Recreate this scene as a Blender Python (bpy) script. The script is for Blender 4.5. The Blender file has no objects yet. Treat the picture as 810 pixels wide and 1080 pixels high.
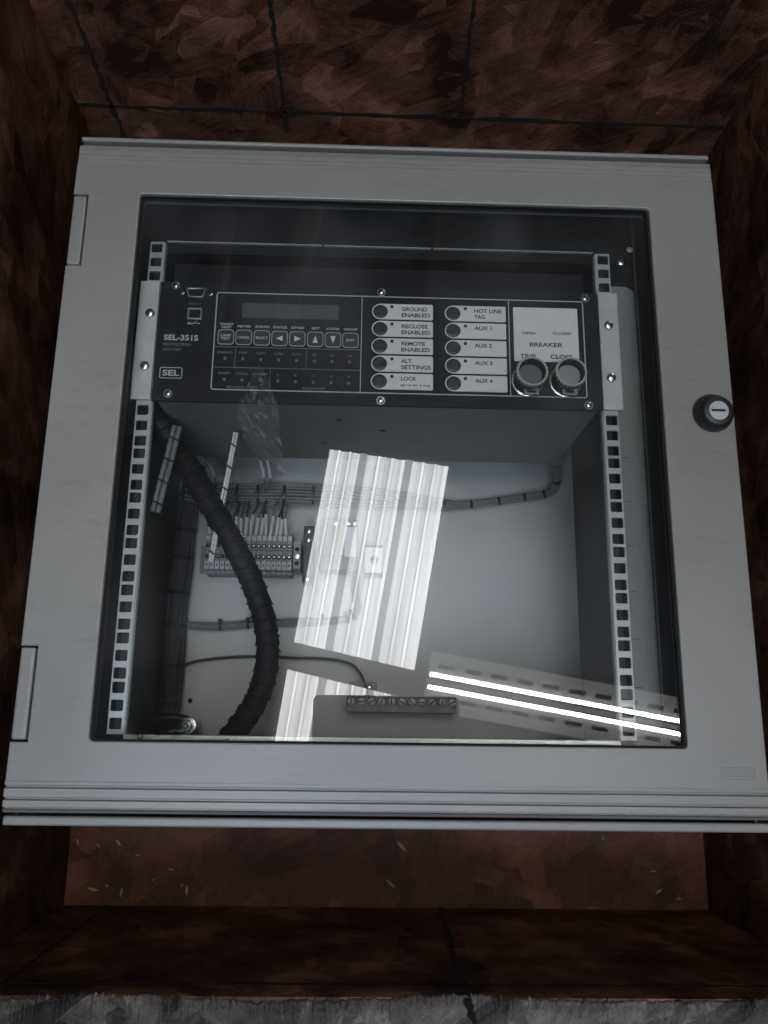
import bpy, bmesh, math, random
from mathutils import Vector, Matrix, Euler
random.seed(7)
S = 0.001                      # everything below is written in millimetres
scene = bpy.context.scene
col = scene.collection

# ------------------------------------------------------------------ camera
CAM = (-12.8332, -291.3444, 765.0757)
ROT = (0.2387, -0.0283, 0.0131)
FPX = 864.08                   # focal length in pixels of a 1080 px high picture
cd = bpy.data.cameras.new('camera')
cd.sensor_fit = 'VERTICAL'; cd.sensor_height = 36; cd.sensor_width = 27
cd.lens = 36 * FPX / 1080
cd.clip_start = 0.01; cd.clip_end = 100
cam = bpy.data.objects.new('camera', cd); col.objects.link(cam)
cam.location = [c * S for c in CAM]; cam.rotation_euler = ROT
scene.camera = cam
RM = Euler(ROT, 'XYZ').to_matrix()
CV = Vector(CAM)

def P(u, v, z):
    """measured photo point -> millimetre point on the plane at height z"""
    d = RM @ Vector(((u - 405) / FPX, -(v - 540) / FPX, -1.0))
    return CV + d * ((z - CV.z) / d.z)

# ------------------------------------------------------------------ world, lamps, exposure
w = bpy.data.worlds.new('World'); scene.world = w; w.use_nodes = True
bg = w.node_tree.nodes['Background']
bg.inputs[0].default_value = (0.75, 0.72, 0.68, 1); bg.inputs[1].default_value = 0.014
scene.view_settings.view_transform = 'Standard'; scene.view_settings.look = 'None'
scene.view_settings.exposure = 0.0; scene.view_settings.gamma = 1.0
scene.cycles.max_bounces = 10; scene.cycles.transparent_max_bounces = 16
scene.cycles.sample_clamp_indirect = 3.0
scene.cycles.caustics_reflective = False; scene.cycles.caustics_refractive = False

def area(name, loc, target, sx, sy, power, color):
    l = bpy.data.lights.new(name, 'AREA'); l.shape = 'RECTANGLE'; l.size = sx * S; l.size_y = sy * S
    l.energy = power; l.color = color
    o = bpy.data.objects.new(name, l); col.objects.link(o)
    o.location = Vector(loc) * S
    o.rotation_euler = (Vector(target) - Vector(loc)).to_track_quat('-Z', 'Y').to_euler()
    return o
# the shed's open doorway, low beyond the far wall of the crate
area('doorway_daylight', (2700, 3500, 1450), (0, -200, 0), 2200, 900, 90, (0.86, 0.94, 1.0))
# unseen blue light added overhead to put a cool sheen on the lower door
area('added_blue_overhead', (-150, -1350, 2950), (0, -500, 0), 1700, 900, 44, (0.74, 0.87, 1.12))
SKY_STRENGTH = 10.0
TUBE_STRENGTH = 36.0

# ------------------------------------------------------------------ materials
def mat(name, base, rough=0.5, metal=0.0, spec=0.5, var=0.0, vscale=30, bump=0.0, bscale=400, coat=0.0, rvar=0.0):
    m = bpy.data.materials.new(name); m.use_nodes = True
    nt = m.node_tree; N = nt.nodes; L = nt.links
    b = N['Principled BSDF']
    b.inputs['Base Color'].default_value = (*base, 1); b.inputs['Roughness'].default_value = rough
    b.inputs['Metallic'].default_value = metal; b.inputs['Specular IOR Level'].default_value = spec
    b.inputs['Coat Weight'].default_value = coat; b.inputs['Coat Roughness'].default_value = .42
    tc = N.new('ShaderNodeTexCoord')
    if var or rvar:
        n = N.new('ShaderNodeTexNoise'); n.inputs['Scale'].default_value = vscale; n.inputs['Detail'].default_value = 6
        L.new(tc.outputs['Object'], n.inputs['Vector'])
        if var:
            r = N.new('ShaderNodeMapRange')
            r.inputs['From Min'].default_value = .3; r.inputs['From Max'].default_value = .7
            r.inputs['To Min'].default_value = 1 - var; r.inputs['To Max'].default_value = 1 + var
            L.new(n.outputs['Fac'], r.inputs['Value'])
            mx = N.new('ShaderNodeVectorMath'); mx.operation = 'SCALE'
            mx.inputs[0].default_value = base; L.new(r.outputs[0], mx.inputs['Scale'])
            L.new(mx.outputs[0], b.inputs['Base Color'])
        if rvar:
            r2 = N.new('ShaderNodeMapRange')
            r2.inputs['From Min'].default_value = .3; r2.inputs['From Max'].default_value = .7
            r2.inputs['To Min'].default_value = rough - rvar; r2.inputs['To Max'].default_value = rough + rvar
            L.new(n.outputs['Fac'], r2.inputs['Value']); L.new(r2.outputs[0], b.inputs['Roughness'])
    if bump:
        n2 = N.new('ShaderNodeTexNoise'); n2.inputs['Scale'].default_value = bscale; n2.inputs['Detail'].default_value = 3
        L.new(tc.outputs['Object'], n2.inputs['Vector'])
        bp = N.new('ShaderNodeBump'); bp.inputs['Strength'].default_value = bump; bp.inputs['Distance'].default_value = 0.001
        L.new(n2.outputs['Fac'], bp.inputs['Height']); L.new(bp.outputs[0], b.inputs['Normal'])
    return m

M = {}
def paintmat(name, base):
    m = mat(name, base, 0.40, spec=.85, coat=.35, var=.04, vscale=8, bump=.12, bscale=900, rvar=.06)
    nt = m.node_tree; N = nt.nodes; L = nt.links; b = N['Principled BSDF']; src = b.inputs['Base Color'].links[0].from_socket
    tc = N.new('ShaderNodeTexCoord')
    mp = N.new('ShaderNodeMapping'); mp.inputs['Scale'].default_value = (1.0, 3.5, 1.0); mp.inputs['Rotation'].default_value = (0, 0, .6)
    n = N.new('ShaderNodeTexNoise'); n.inputs['Scale'].default_value = 22; n.inputs['Detail'].default_value = 9; n.inputs['Roughness'].default_value = .75
    L.new(tc.outputs['Object'], mp.inputs[0]); L.new(mp.outputs[0], n.inputs['Vector'])
    r = N.new('ShaderNodeMapRange'); r.inputs['From Min'].default_value = .55; r.inputs['From Max'].default_value = .72; r.inputs['To Min'].default_value = 1; r.inputs['To Max'].default_value = .78
    L.new(n.outputs['Fac'], r.inputs[0])
    mx = N.new('ShaderNodeVectorMath'); mx.operation = 'SCALE'; L.new(src, mx.inputs[0]); L.new(r.outputs[0], mx.inputs['Scale']); L.new(mx.outputs[0], b.inputs['Base Color'])
    return m
M['paint'] = paintmat('light_grey_paint', (0.262, 0.250, 0.222))
M['plate'] = mat('light_grey_mounting_plate', (0.64, 0.63, 0.59), 0.55, metal=.22, var=.06, vscale=9, bump=.10, bscale=700, rvar=.06)
M['gapshade'] = mat('dark_gap_shade', (0.012, 0.011, 0.011), 0.6, spec=.25)
M['flange'] = mat('grey_frame_paint', (0.22, 0.216, 0.20), 0.5, var=.04, vscale=10, bump=.1, bscale=700)
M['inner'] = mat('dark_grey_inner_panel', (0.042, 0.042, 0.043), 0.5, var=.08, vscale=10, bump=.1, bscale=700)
M['gap'] = mat('black_rubber', (0.010, 0.010, 0.010), 0.7, spec=.25)
M['zinc'] = mat('zinc_plated_steel', (0.62, 0.62, 0.61), 0.33, metal=1.0, var=.08, vscale=60, rvar=.08)
M['rail'] = mat('galvanised_rail', (0.58, 0.58, 0.56), 0.38, metal=.45, var=.05, vscale=60)
M['barscrew'] = mat('nickel_screw', (0.7, 0.7, 0.67), 0.35, metal=.25)
M['dinrail'] = mat('dull_zinc_rail', (0.3, 0.3, 0.29), 0.55, metal=.4)
M['alu'] = mat('brushed_aluminium', (0.70, 0.70, 0.68), 0.42, metal=.5, var=.05, vscale=50, rvar=.06)
M['steel'] = mat('bright_steel', (0.7, 0.7, 0.68), 0.22, metal=1.0)
M['tin'] = mat('tarnished_tinned_copper', (0.17, 0.17, 0.16), 0.45, metal=.5, var=.5, vscale=55, rvar=.1)
M['panel'] = mat('charcoal_front_panel', (0.010, 0.010, 0.012), 0.55, spec=.3, var=.1, vscale=40, bump=.06, bscale=1200)
M['chassis'] = mat('grey_chassis_sheet', (0.29, 0.285, 0.265), 0.45, metal=.1, var=.08, vscale=12, bump=.05, bscale=400)
M['line'] = mat('silkscreen_grey', (0.55, 0.55, 0.52), 0.5)
M['dimline'] = mat('silkscreen_dim_grey', (0.17, 0.17, 0.16), 0.5)
M['label'] = mat('silver_grey_label', (0.82, 0.80, 0.76), 0.42, var=.03, vscale=60)
M['ink'] = mat('dark_label_ink', (0.045, 0.045, 0.05), 0.6)
M['key'] = mat('dark_membrane_key', (0.035, 0.035, 0.037), 0.35)
M['lcd'] = mat('dark_display_glass', (0.10, 0.102, 0.105), 0.2)
M['led'] = mat('dark_led_lens', (0.05, 0.048, 0.045), 0.25)
M['black'] = mat('black_plastic', (0.022, 0.022, 0.023), 0.42, var=.12, vscale=30, bump=.08, bscale=800)
M['blackdeep'] = mat('matt_black_socket', (0.006, 0.006, 0.006), 0.8)
M['collar'] = mat('grey_plastic_collar', (0.34, 0.335, 0.31), 0.38)
M['conduit'] = mat('black_spiral_wrap', (0.013, 0.012, 0.012), 0.6, spec=.3, var=.2, vscale=35, bump=.2, bscale=300)
M['wiregrey'] = mat('grey_wire_insulation', (0.23, 0.23, 0.22), 0.45, var=.12, vscale=60)
M['mid'] = mat('pale_grey_wire_insulation', (0.17, 0.17, 0.16), 0.45)
M['wiredark'] = mat('dark_wire_insulation', (0.045, 0.045, 0.045), 0.45)
M['loom'] = mat('charcoal_loom_braid', (0.055, 0.054, 0.053), 0.6, var=.2, vscale=120, bump=.4, bscale=700)
M['white'] = mat('white_wire_marker', (0.80, 0.80, 0.76), 0.45)
M['tie'] = mat('black_nylon_tie', (0.012, 0.012, 0.012), 0.4)
M['term'] = mat('grey_terminal_plastic', (0.36, 0.36, 0.34), 0.5, var=.06, vscale=80)
M['termlight'] = mat('pale_terminal_tag', (0.70, 0.70, 0.66), 0.5)
M['modwhite'] = mat('pale_module_plastic', (0.88, 0.88, 0.86), 0.45)
M['chip'] = mat('pale_wood_chip', (0.30, 0.26, 0.20), 0.7)

def osb(name, tint, lo, hi, plane='xz', size=1.0, con=.31):
    """strand board: three layers of long flakes lying in different directions, each with its own grain"""
    m = bpy.data.materials.new(name); m.use_nodes = True
    nt = m.node_tree; N = nt.nodes; L = nt.links; b = N['Principled BSDF']
    def math_(op, a, b_=None, c=None):
        n = N.new('ShaderNodeMath'); n.operation = op
        for i, q in enumerate((a, b_, c)):
            if q is None: continue
            if isinstance(q, (int, float)): n.inputs[i].default_value = q
            else: L.new(q, n.inputs[i])
        return n.outputs[0]
    tc = N.new('ShaderNodeTexCoord'); sp = N.new('ShaderNodeSeparateXYZ'); L.new(tc.outputs['Object'], sp.inputs[0])
    cb = N.new('ShaderNodeCombineXYZ')
    for i, ax in enumerate(plane): L.new(sp.outputs['xyz'.index(ax)], cb.inputs[i])
    nz = N.new('ShaderNodeTexNoise'); nz.inputs['Scale'].default_value = 14; nz.inputs['Detail'].default_value = 2
    L.new(cb.outputs[0], nz.inputs['Vector'])
    sb = N.new('ShaderNodeVectorMath'); sb.operation = 'SUBTRACT'; sb.inputs[1].default_value = (.5, .5, .5); L.new(nz.outputs['Color'], sb.inputs[0])
    sc_ = N.new('ShaderNodeVectorMath'); sc_.operation = 'SCALE'; sc_.inputs['Scale'].default_value = .012; L.new(sb.outputs[0], sc_.inputs[0])
    ad = N.new('ShaderNodeVectorMath'); ad.operation = 'ADD'; L.new(cb.outputs[0], ad.inputs[0]); L.new(sc_.outputs[0], ad.inputs[1])
    val = None; hgt = None
    for k, ang in enumerate((.35, -1.0, 1.75, 2.6)):
        mp = N.new('ShaderNodeMapping'); mp.inputs['Rotation'].default_value = (0, 0, ang); mp.inputs['Location'].default_value = (k * .37, k * .11, 0)
        L.new(ad.outputs[0], mp.inputs['Vector'])
        s1 = N.new('ShaderNodeVectorMath'); s1.operation = 'MULTIPLY'; s1.inputs[1].default_value = (14 / size, 38 / size, 0); L.new(mp.outputs[0], s1.inputs[0])
        v = N.new('ShaderNodeTexVoronoi'); v.voronoi_dimensions = '2D'; v.inputs['Scale'].default_value = 1; L.new(s1.outputs[0], v.inputs['Vector'])
        sc2 = N.new('ShaderNodeSeparateColor'); L.new(v.outputs['Color'], sc2.inputs[0])
        s2 = N.new('ShaderNodeVectorMath'); s2.operation = 'MULTIPLY'; s2.inputs[1].default_value = (26, 190, 0); L.new(mp.outputs[0], s2.inputs[0])
        g = N.new('ShaderNodeTexNoise'); g.noise_dimensions = '2D'; g.inputs['Scale'].default_value = 1; g.inputs['Detail'].default_value = 4; g.inputs['Roughness'].default_value = .7; L.new(s2.outputs[0], g.inputs['Vector'])
        lay = math_('MULTIPLY_ADD', g.outputs['Fac'], .42, math_('MULTIPLY_ADD', sc2.outputs[0], con, -con / 2))
        if val is None: val = lay
        else:
            mk = math_('GREATER_THAN', sc2.outputs[1], .56)
            mx = N.new('ShaderNodeMix'); mx.data_type = 'FLOAT'; L.new(mk, mx.inputs[0]); L.new(val, mx.inputs[2]); L.new(lay, mx.inputs[3]); val = mx.outputs[0]
    big = N.new('ShaderNodeTexNoise'); big.inputs['Scale'].default_value = 6; big.inputs['Detail'].default_value = 5; L.new(cb.outputs[0], big.inputs['Vector'])
    blot = N.new('ShaderNodeTexNoise'); blot.inputs['Scale'].default_value = 19; blot.inputs['Detail'].default_value = 8; blot.inputs['Roughness'].default_value = .68
    blot.inputs['Distortion'].default_value = .6; L.new(ad.outputs[0], blot.inputs['Vector'])
    val = math_('MULTIPLY_ADD', big.outputs['Fac'], 1.3, math_('ADD', val, -.60))
    val = math_('MULTIPLY_ADD', blot.outputs['Fac'], .9, math_('ADD', val, -.42))
    fine = N.new('ShaderNodeTexNoise'); fine.inputs['Scale'].default_value = 420; fine.inputs['Detail'].default_value = 3; L.new(cb.outputs[0], fine.inputs['Vector'])
    val = math_('MULTIPLY_ADD', fine.outputs['Fac'], .35, math_('ADD', val, -.17))
    cr = N.new('ShaderNodeValToRGB'); e = cr.color_ramp.elements
    e[0].position = .05; e[0].color = (tint[0] * lo, tint[1] * lo, tint[2] * lo, 1)
    e[1].position = .80; e[1].color = (tint[0] * hi, tint[1] * hi * 1.05, tint[2] * hi * 1.1, 1)
    k = e.new(.40); mid = lo + (hi - lo) * .32; k.color = (tint[0] * mid, tint[1] * mid, tint[2] * mid, 1)
    L.new(val, cr.inputs[0]); L.new(cr.outputs[0], b.inputs['Base Color'])
    b.inputs['Roughness'].default_value = .55; b.inputs['Specular IOR Level'].default_value = .18
    bp = N.new('ShaderNodeBump'); bp.inputs['Strength'].default_value = .8; bp.inputs['Distance'].default_value = .002
    L.new(val, bp.inputs['Height']); L.new(bp.outputs[0], b.inputs['Normal'])
    return m
OT = (1.0, 0.46, 0.285)
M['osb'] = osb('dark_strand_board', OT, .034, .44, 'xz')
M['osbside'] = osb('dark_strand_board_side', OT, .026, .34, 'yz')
M['osbfloor'] = osb('brown_strand_board_floor', (1.0, .43, .25), .06, .24, 'xy', 1.1, .36)
M['osbpale'] = osb('pale_strand_board', (1.0, .84, .72), .015, .29, 'xy', .8, .30)  # greyer tint than the wall boards
M['osbline'] = mat('dark_board_joint', (.014, .009, .007), .9)
M['ceil'] = mat('dark_shed_roof', (0.09, 0.085, 0.08), .8, var=.3, vscale=1.2)
M['beam'] = mat('brown_steel_beam', (0.20, 0.15, 0.12), .7)

def emis(name, color, strength, ribs=False):
    m = bpy.data.materials.new(name); m.use_nodes = True
    nt = m.node_tree; N = nt.nodes; L = nt.links
    N.remove(N['Principled BSDF']); e = N.new('ShaderNodeEmission')
    e.inputs[0].default_value = (*color, 1); e.inputs[1].default_value = strength
    L.new(e.outputs[0], N['Material Output'].inputs[0])
    if ribs:   # translucent corrugated sheet: light and dark streaks along the ribs put into the glow
        tc = N.new('ShaderNodeTexCoord'); mp = N.new('ShaderNodeMapping'); mp.vector_type = 'POINT'
        mp.inputs['Rotation'].default_value = (0, 0, math.radians(8.6)); mp2 = N.new('ShaderNodeMapping'); mp2.inputs['Scale'].default_value = (34, .5, 0)
        L.new(tc.outputs['Object'], mp.inputs['Vector']); L.new(mp.outputs[0], mp2.inputs['Vector'])
        n = N.new('ShaderNodeTexNoise'); n.inputs['Scale'].default_value = 1; n.inputs['Detail'].default_value = 5; n.inputs['Roughness'].default_value = .75
        L.new(mp2.outputs[0], n.inputs['Vector'])
        r = N.new('ShaderNodeMapRange'); r.inputs['From Min'].default_value = .42; r.inputs['From Max'].default_value = .57
        r.inputs['To Min'].default_value = strength * .80; r.inputs['To Max'].default_value = strength * 1.15
        L.new(n.outputs['Fac'], r.inputs[0]); L.new(r.outputs[0], e.inputs[1])
    return m
M['skylight'] = emis('daylit_translucent_sheet', (0.95, 0.97, 1.01), SKY_STRENGTH, True)
for k_, f_ in enumerate((.70, 1.0, .42, .54)): M['sky%d' % k_] = emis('daylit_translucent_sheet', (0.97, 0.97, 0.985), SKY_STRENGTH * f_, True)  # flats, crests and slopes get their light and shade as glow levels
M['skylightdim'] = emis('daylit_sheet_overlap', (0.94, 0.96, 1.0), SKY_STRENGTH * .3)
M['tube'] = emis('lit_fluorescent_tube', (1.0, 0.99, 0.96), TUBE_STRENGTH)
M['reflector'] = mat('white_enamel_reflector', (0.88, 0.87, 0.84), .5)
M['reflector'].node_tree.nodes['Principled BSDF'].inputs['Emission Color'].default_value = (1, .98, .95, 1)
M['reflector'].node_tree.nodes['Principled BSDF'].inputs['Emission Strength'].default_value = .7   # glow added to the enamel in place of tube light falling on it

def glassmat():
    m = bpy.data.materials.new('clear_door_glass'); m.use_nodes = True
    nt = m.node_tree; N = nt.nodes; L = nt.links; N.remove(N['Principled BSDF'])
    g = N.new('ShaderNodeBsdfGlossy'); g.inputs['Roughness'].default_value = 0.0; g.inputs[0].default_value = (1, 1, 1, 1)
    t = N.new('ShaderNodeBsdfTransparent'); t.inputs[0].default_value = (.955, .965, .965, 1)
    geo = N.new('ShaderNodeNewGeometry'); mr = N.new('ShaderNodeMapRange')
    mr.inputs['To Min'].default_value = 1.5; mr.inputs['To Max'].default_value = 1 / 1.5
    L.new(geo.outputs['Backfacing'], mr.inputs[0])
    f = N.new('ShaderNodeFresnel'); L.new(mr.outputs[0], f.inputs['IOR'])
    mx = N.new('ShaderNodeMixShader'); L.new(f.outputs[0], mx.inputs[0]); L.new(t.outputs[0], mx.inputs[1]); L.new(g.outputs[0], mx.inputs[2])
    # thin film of dust and wiped smears
    tc = N.new('ShaderNodeTexCoord'); n = N.new('ShaderNodeTexNoise'); n.inputs['Scale'].default_value = 5; n.inputs['Detail'].default_value = 7
    mp = N.new('ShaderNodeMapping'); mp.inputs['Rotation'].default_value = (0, 0, .5); mp.inputs['Scale'].default_value = (1.5, 1.0, 1)
    L.new(tc.outputs['Object'], mp.inputs[0]); L.new(mp.outputs[0], n.inputs['Vector'])
    r = N.new('ShaderNodeMapRange'); r.inputs['From Min'].default_value = .45; r.inputs['From Max'].default_value = .8
    r.inputs['To Min'].default_value = .004; r.inputs['To Max'].default_value = .035
    L.new(n.outputs['Fac'], r.inputs[0])
    d = N.new('ShaderNodeBsdfDiffuse'); d.inputs[0].default_value = (.8, .8, .78, 1)
    m2 = N.new('ShaderNodeMixShader'); L.new(r.outputs[0], m2.inputs[0]); L.new(mx.outputs[0], m2.inputs[1]); L.new(d.outputs[0], m2.inputs[2])
    L.new(m2.outputs[0], N['Material Output'].inputs[0])
    return m
M['glass'] = glassmat()

# ------------------------------------------------------------------ building helpers
WL = {}
def link(name, data, parent=None, loc=(0, 0, 0)):
    o = bpy.data.objects.new(name, data); col.objects.link(o)
    l = Vector(loc)
    WL[o.name] = l
    if parent is not None:
        o.parent = parent; o.location = (l - WL[parent.name]) * S
    else:
        o.location = l * S
    return o

def thing(name, label, cat, loc, group=None):
    o = link(name, None, None, loc); tag(o, label, cat, group); return o

def tag(o, label=None, cat=None, group=None, kind=None):
    if label: o['label'] = label
    if cat: o['category'] = cat
    if group: o['group'] = group
    if kind: o['kind'] = kind
    return o

class B:
    def __init__(self): self.bm = bmesh.new()
    def box(self, x0, x1, y0, y1, z0, z1, mtx=None):
        vs = [self.bm.verts.new((x, y, z)) for z in (z0, z1) for y in (y0, y1) for x in (x0, x1)]
        if mtx is not None:
            for v in vs: v.co = mtx @ v.co
        for f in ((0, 2, 3, 1), (4, 5, 7, 6), (0, 1, 5, 4), (2, 6, 7, 3), (0, 4, 6, 2), (1, 3, 7, 5)):
            self.bm.faces.new([vs[i] for i in f])
        return self
    def lathe(self, prof, c=(0, 0, 0), seg=32, mtx=None):
        """prof: [(r, z)...] turned about the z axis through c, closed at both ends"""
        rings = []
        for r, z in prof:
            ring = []
            for i in range(seg):
                a = 2 * math.pi * i / seg
                p = Vector((r * math.cos(a), r * math.sin(a), z))
                if mtx is not None: p = mtx @ p
                ring.append(self.bm.verts.new(p + Vector(c)))
            rings.append(ring)
        for a, b in zip(rings, rings[1:]):
            for i in range(seg):
                j = (i + 1) % seg
                self.bm.faces.new((a[i], a[j], b[j], b[i]))
        self.bm.faces.new(rings[0][::-1]); self.bm.faces.new(rings[-1])
        return self
    def tube(self, pts, r, seg=10, flat=None):
        """pts list of Vector, r number or function of t(0..1)"""
        pts = [Vector(p) for p in pts]; n = len(pts); rings = []
        up = Vector((0, 0, 1))
        for i, p in enumerate(pts):
            d = (pts[min(i + 1, n - 1)] - pts[max(i - 1, 0)]).normalized()
            s = d.cross(up)
            if s.length < 1e-3: s = d.cross(Vector((0, 1, 0)))
            s.normalize(); u = s.cross(d)
            rr = r(i / (n - 1)) if callable(r) else r
            fl = flat or 1.0
            rings.append([self.bm.verts.new(p + s * math.cos(2 * math.pi * k / seg) * rr + u * math.sin(2 * math.pi * k / seg) * rr * fl) for k in range(seg)])
        for a, b in zip(rings, rings[1:]):
            for i in range(seg):
                j = (i + 1) % seg
                self.bm.faces.new((a[i], b[i], b[j], a[j]))
        self.bm.faces.new(rings[0]); self.bm.faces.new(rings[-1][::-1])
        return self
    def done(self, name, m, parent=None, loc=(0, 0, 0), smooth=False, bevel=0, seg=2):
        """vertices are in mm; loc is the object's origin (mm); vertices are given in world mm unless self.local"""
        l = Vector(loc)
        for v in self.bm.verts: v.co = (v.co - l) * S
        bmesh.ops.recalc_face_normals(self.bm, faces=self.bm.faces)
        me = bpy.data.meshes.new(name); self.bm.to_mesh(me); self.bm.free()
        me.materials.append(M[m] if isinstance(m, str) else m)
        if smooth:
            for p in me.polygons: p.use_smooth = True
        o = link(name, me, parent, l)
        if bevel:
            b = o.modifiers.new('bevel', 'BEVEL'); b.width = bevel * S; b.segments = seg; b.limit_method = 'ANGLE'; b.angle_limit = math.radians(40)
        if smooth:
            e = o.modifiers.new('split', 'EDGE_SPLIT'); e.split_angle = math.radians(35)
        return o

def rrect(x0, x1, y0, y1, r, n=5):
    pts = []
    for cx, cy, a0 in ((x1 - r, y1 - r, 0), (x0 + r, y1 - r, 90), (x0 + r, y0 + r, 180), (x1 - r, y0 + r, 270)):
        if r < .01: pts.append((cx, cy)); continue
        for k in range(n + 1):
            a = math.radians(a0 + 90 * k / n); pts.append((cx + r * math.cos(a), cy + r * math.sin(a)))
    return pts
def circ(cx, cy, r, n=28): return [(cx + r * math.cos(2 * math.pi * k / n), cy + r * math.sin(2 * math.pi * k / n)) for k in range(n)]

def eval_mesh(curve):
    o = bpy.data.objects.new('temp', curve); col.objects.link(o)
    dg = bpy.context.evaluated_depsgraph_get(); dg.update()
    me = bpy.data.meshes.new_from_object(o.evaluated_get(dg))
    bpy.data.objects.remove(o); bpy.data.curves.remove(curve)
    return me

def plate(name, outlines, z0, z1, m, parent=None, bevel=0.0, loc=None, br=1):
    """flat sheet with holes: even-odd filled outlines in mm, from z0 to z1"""
    c = bpy.data.curves.new(name, 'CURVE'); c.dimensions = '2D'; c.fill_mode = 'BOTH'
    c.extrude = (z1 - z0) / 2 * S - bevel * S; c.bevel_depth = bevel * S; c.bevel_resolution = br; c.offset = -bevel * S
    l = Vector(loc) if loc is not None else Vector((sum(p[0] for p in outlines[0]) / len(outlines[0]), sum(p[1] for p in outlines[0]) / len(outlines[0]), z0))
    for pts in outlines:
        s = c.splines.new('POLY'); s.points.add(len(pts) - 1)
        for i, (x, y) in enumerate(pts): s.points[i].co = ((x - l.x) * S, (y - l.y) * S, 0, 1)
        s.use_cyclic_u = True
    me = eval_mesh(c); me.name = name
    for v in me.vertices: v.co.z += ((z0 + z1) / 2 - l.z) * S
    me.materials.clear(); me.materials.append(M[m] if isinstance(m, str) else m)
    return link(name, me, parent, l)

def text(body, x, y, z, h, width, m, parent, align='C', name='lettering', tilt=0.0):
    """lettering: h = height of a capital in mm; width in mm or None"""
    lines = body.split('\n')
    c = bpy.data.curves.new(name, 'FONT'); c.body = body; c.size = 1.0; c.space_line = .95
    c.align_x = {'C': 'CENTER', 'L': 'LEFT'}[align]; c.extrude = .01; c.offset = .028
    me = eval_mesh(c); me.name = name
    xs = [v.co.x for v in me.vertices]; ys = [v.co.y for v in me.vertices]
    wd = max(xs) - min(xs); ht = max(ys) - min(ys)
    sy = h / .69 if len(lines) == 1 else h * len(lines) * 1.3 / ht
    sx = (width / wd) if width else sy
    ox = (max(xs) + min(xs)) / 2 if align == 'C' else min(xs)
    oy = (max(ys) + min(ys)) / 2
    for v in me.vertices: v.co = ((v.co.x - ox) * sx * S, (v.co.y - oy) * sy * S, v.co.z * 3 * S)
    me.materials.clear(); me.materials.append(M[m])
    o = link(name, me, parent, (x, y, z)); o.rotation_euler.z = tilt
    return o

def curve_pts(ctrl, n=40):
    """Catmull-Rom through control points"""
    c = [Vector(p) for p in ctrl]; c = [c[0] * 2 - c[1]] + c + [c[-1] * 2 - c[-2]]
    out = []; seg = len(c) - 3
    for i in range(seg):
        k = max(2, n // seg)
        for j in range(k):
            t = j / k; a, b, d, e = c[i:i + 4]
            out.append(.5 * ((2 * b) + (-a + d) * t + (2 * a - 5 * b + 4 * d - e) * t * t + (-a + 3 * b - 3 * d + e) * t ** 3))
    out.append(c[-2]); return out

def screw_head(name, x, y, z, r, h, parent, m='steel', slot='hex', ang=0, dome=True):
    b = B()
    prof = [(r, 0), (r, h * .45), (r * .85, h * .8), (r * .5, h)] if dome else [(r, 0), (r, h * .8), (r * .9, h)]
    b.lathe([(p, q) for p, q in prof], (x, y, z), 20)
    o = b.done(name, m, parent, (x, y, z), smooth=True)
    return o

def at_wall(u, v, ax, val):
    d = RM @ Vector(((u - 405) / FPX, -(v - 540) / FPX, -1.0))
    return CV + d * ((val - CV[ax]) / d[ax])

# ================================================================== THE CRATE AND SHED
CX0, CX1, CY0, CY1, FZ = -376, 433, -530, 430, -350
floor_o = B().box(-2600, 2600, -2600, 2600, FZ - 40, FZ - 20).done('ground', mat('dusty_concrete', (.16, .155, .15), .85, var=.2, vscale=6, bump=.3, bscale=60))
tag(floor_o, kind='structure')
RIMZ = at_wall(405, 1052, 1, CY0).z
crate = thing('packing_crate', 'dark brown strand board crate standing open around the grey cabinet', 'crate', (28, -50, FZ - 14))
fl = B().box(CX0 - 12, CX1 + 12, CY0 - 12, CY1 + 12, FZ - 14, FZ).done('floor_panel', 'osbfloor', crate)
for nm, bx in (('wall_panel', (CX0 - 14, CX0, CY0 - 14, CY1 + 14, FZ + .5, 150)), ('wall_panel', (CX1, CX1 + 14, CY0 - 14, CY1 + 14, FZ + .5, 150)),
               ('wall_panel', (CX0 + .5, CX1 - .5, CY1, CY1 + 14, FZ + .5, 150)), ('wall_panel', (CX0 + .5, CX1 - .5, CY0 - 14, CY0, FZ + .5, RIMZ))):
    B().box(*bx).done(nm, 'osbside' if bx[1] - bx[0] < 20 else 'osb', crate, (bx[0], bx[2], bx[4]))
# board joints: narrow dark battens between boards
def joint(pts, wdt, nrm):
    a, b_ = Vector(pts[0]), Vector(pts[1]); d = (b_ - a).normalized(); n = Vector(nrm); s = d.cross(n)
    b = B(); v = []
    N_ = 46; rows = []
    for i in range(N_ + 1):
        p = a.lerp(b_, i / N_); ww = wdt * random.uniform(.3, .95) / 2; sh = s * random.uniform(-1.0, 1.0)
        rows.append([b.bm.verts.new(p + sh + s * ww + n * .1), b.bm.verts.new(p + sh + s * ww + n * .9), b.bm.verts.new(p + sh - s * ww + n * .9), b.bm.verts.new(p + sh - s * ww + n * .1)])
    for r0, r1 in zip(rows, rows[1:]):
        for k in range(4): b.bm.faces.new((r0[k], r0[(k + 1) % 4], r1[(k + 1) % 4], r1[k]))
    b.bm.faces.new(rows[0]); b.bm.faces.new(rows[-1][::-1])
    return b.done('board_joint', 'osbline', crate, a)
far = lambda u, v: at_wall(u, v, 1, CY1)
near = lambda u, v: at_wall(u, v, 1, CY0)
a, b_ = far(70, 110), far(808, 135)
joint([(CX0 + 2, CY1, a.z), (CX1 - 2, CY1, b_.z)], 9, (0, -1, 0))
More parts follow.
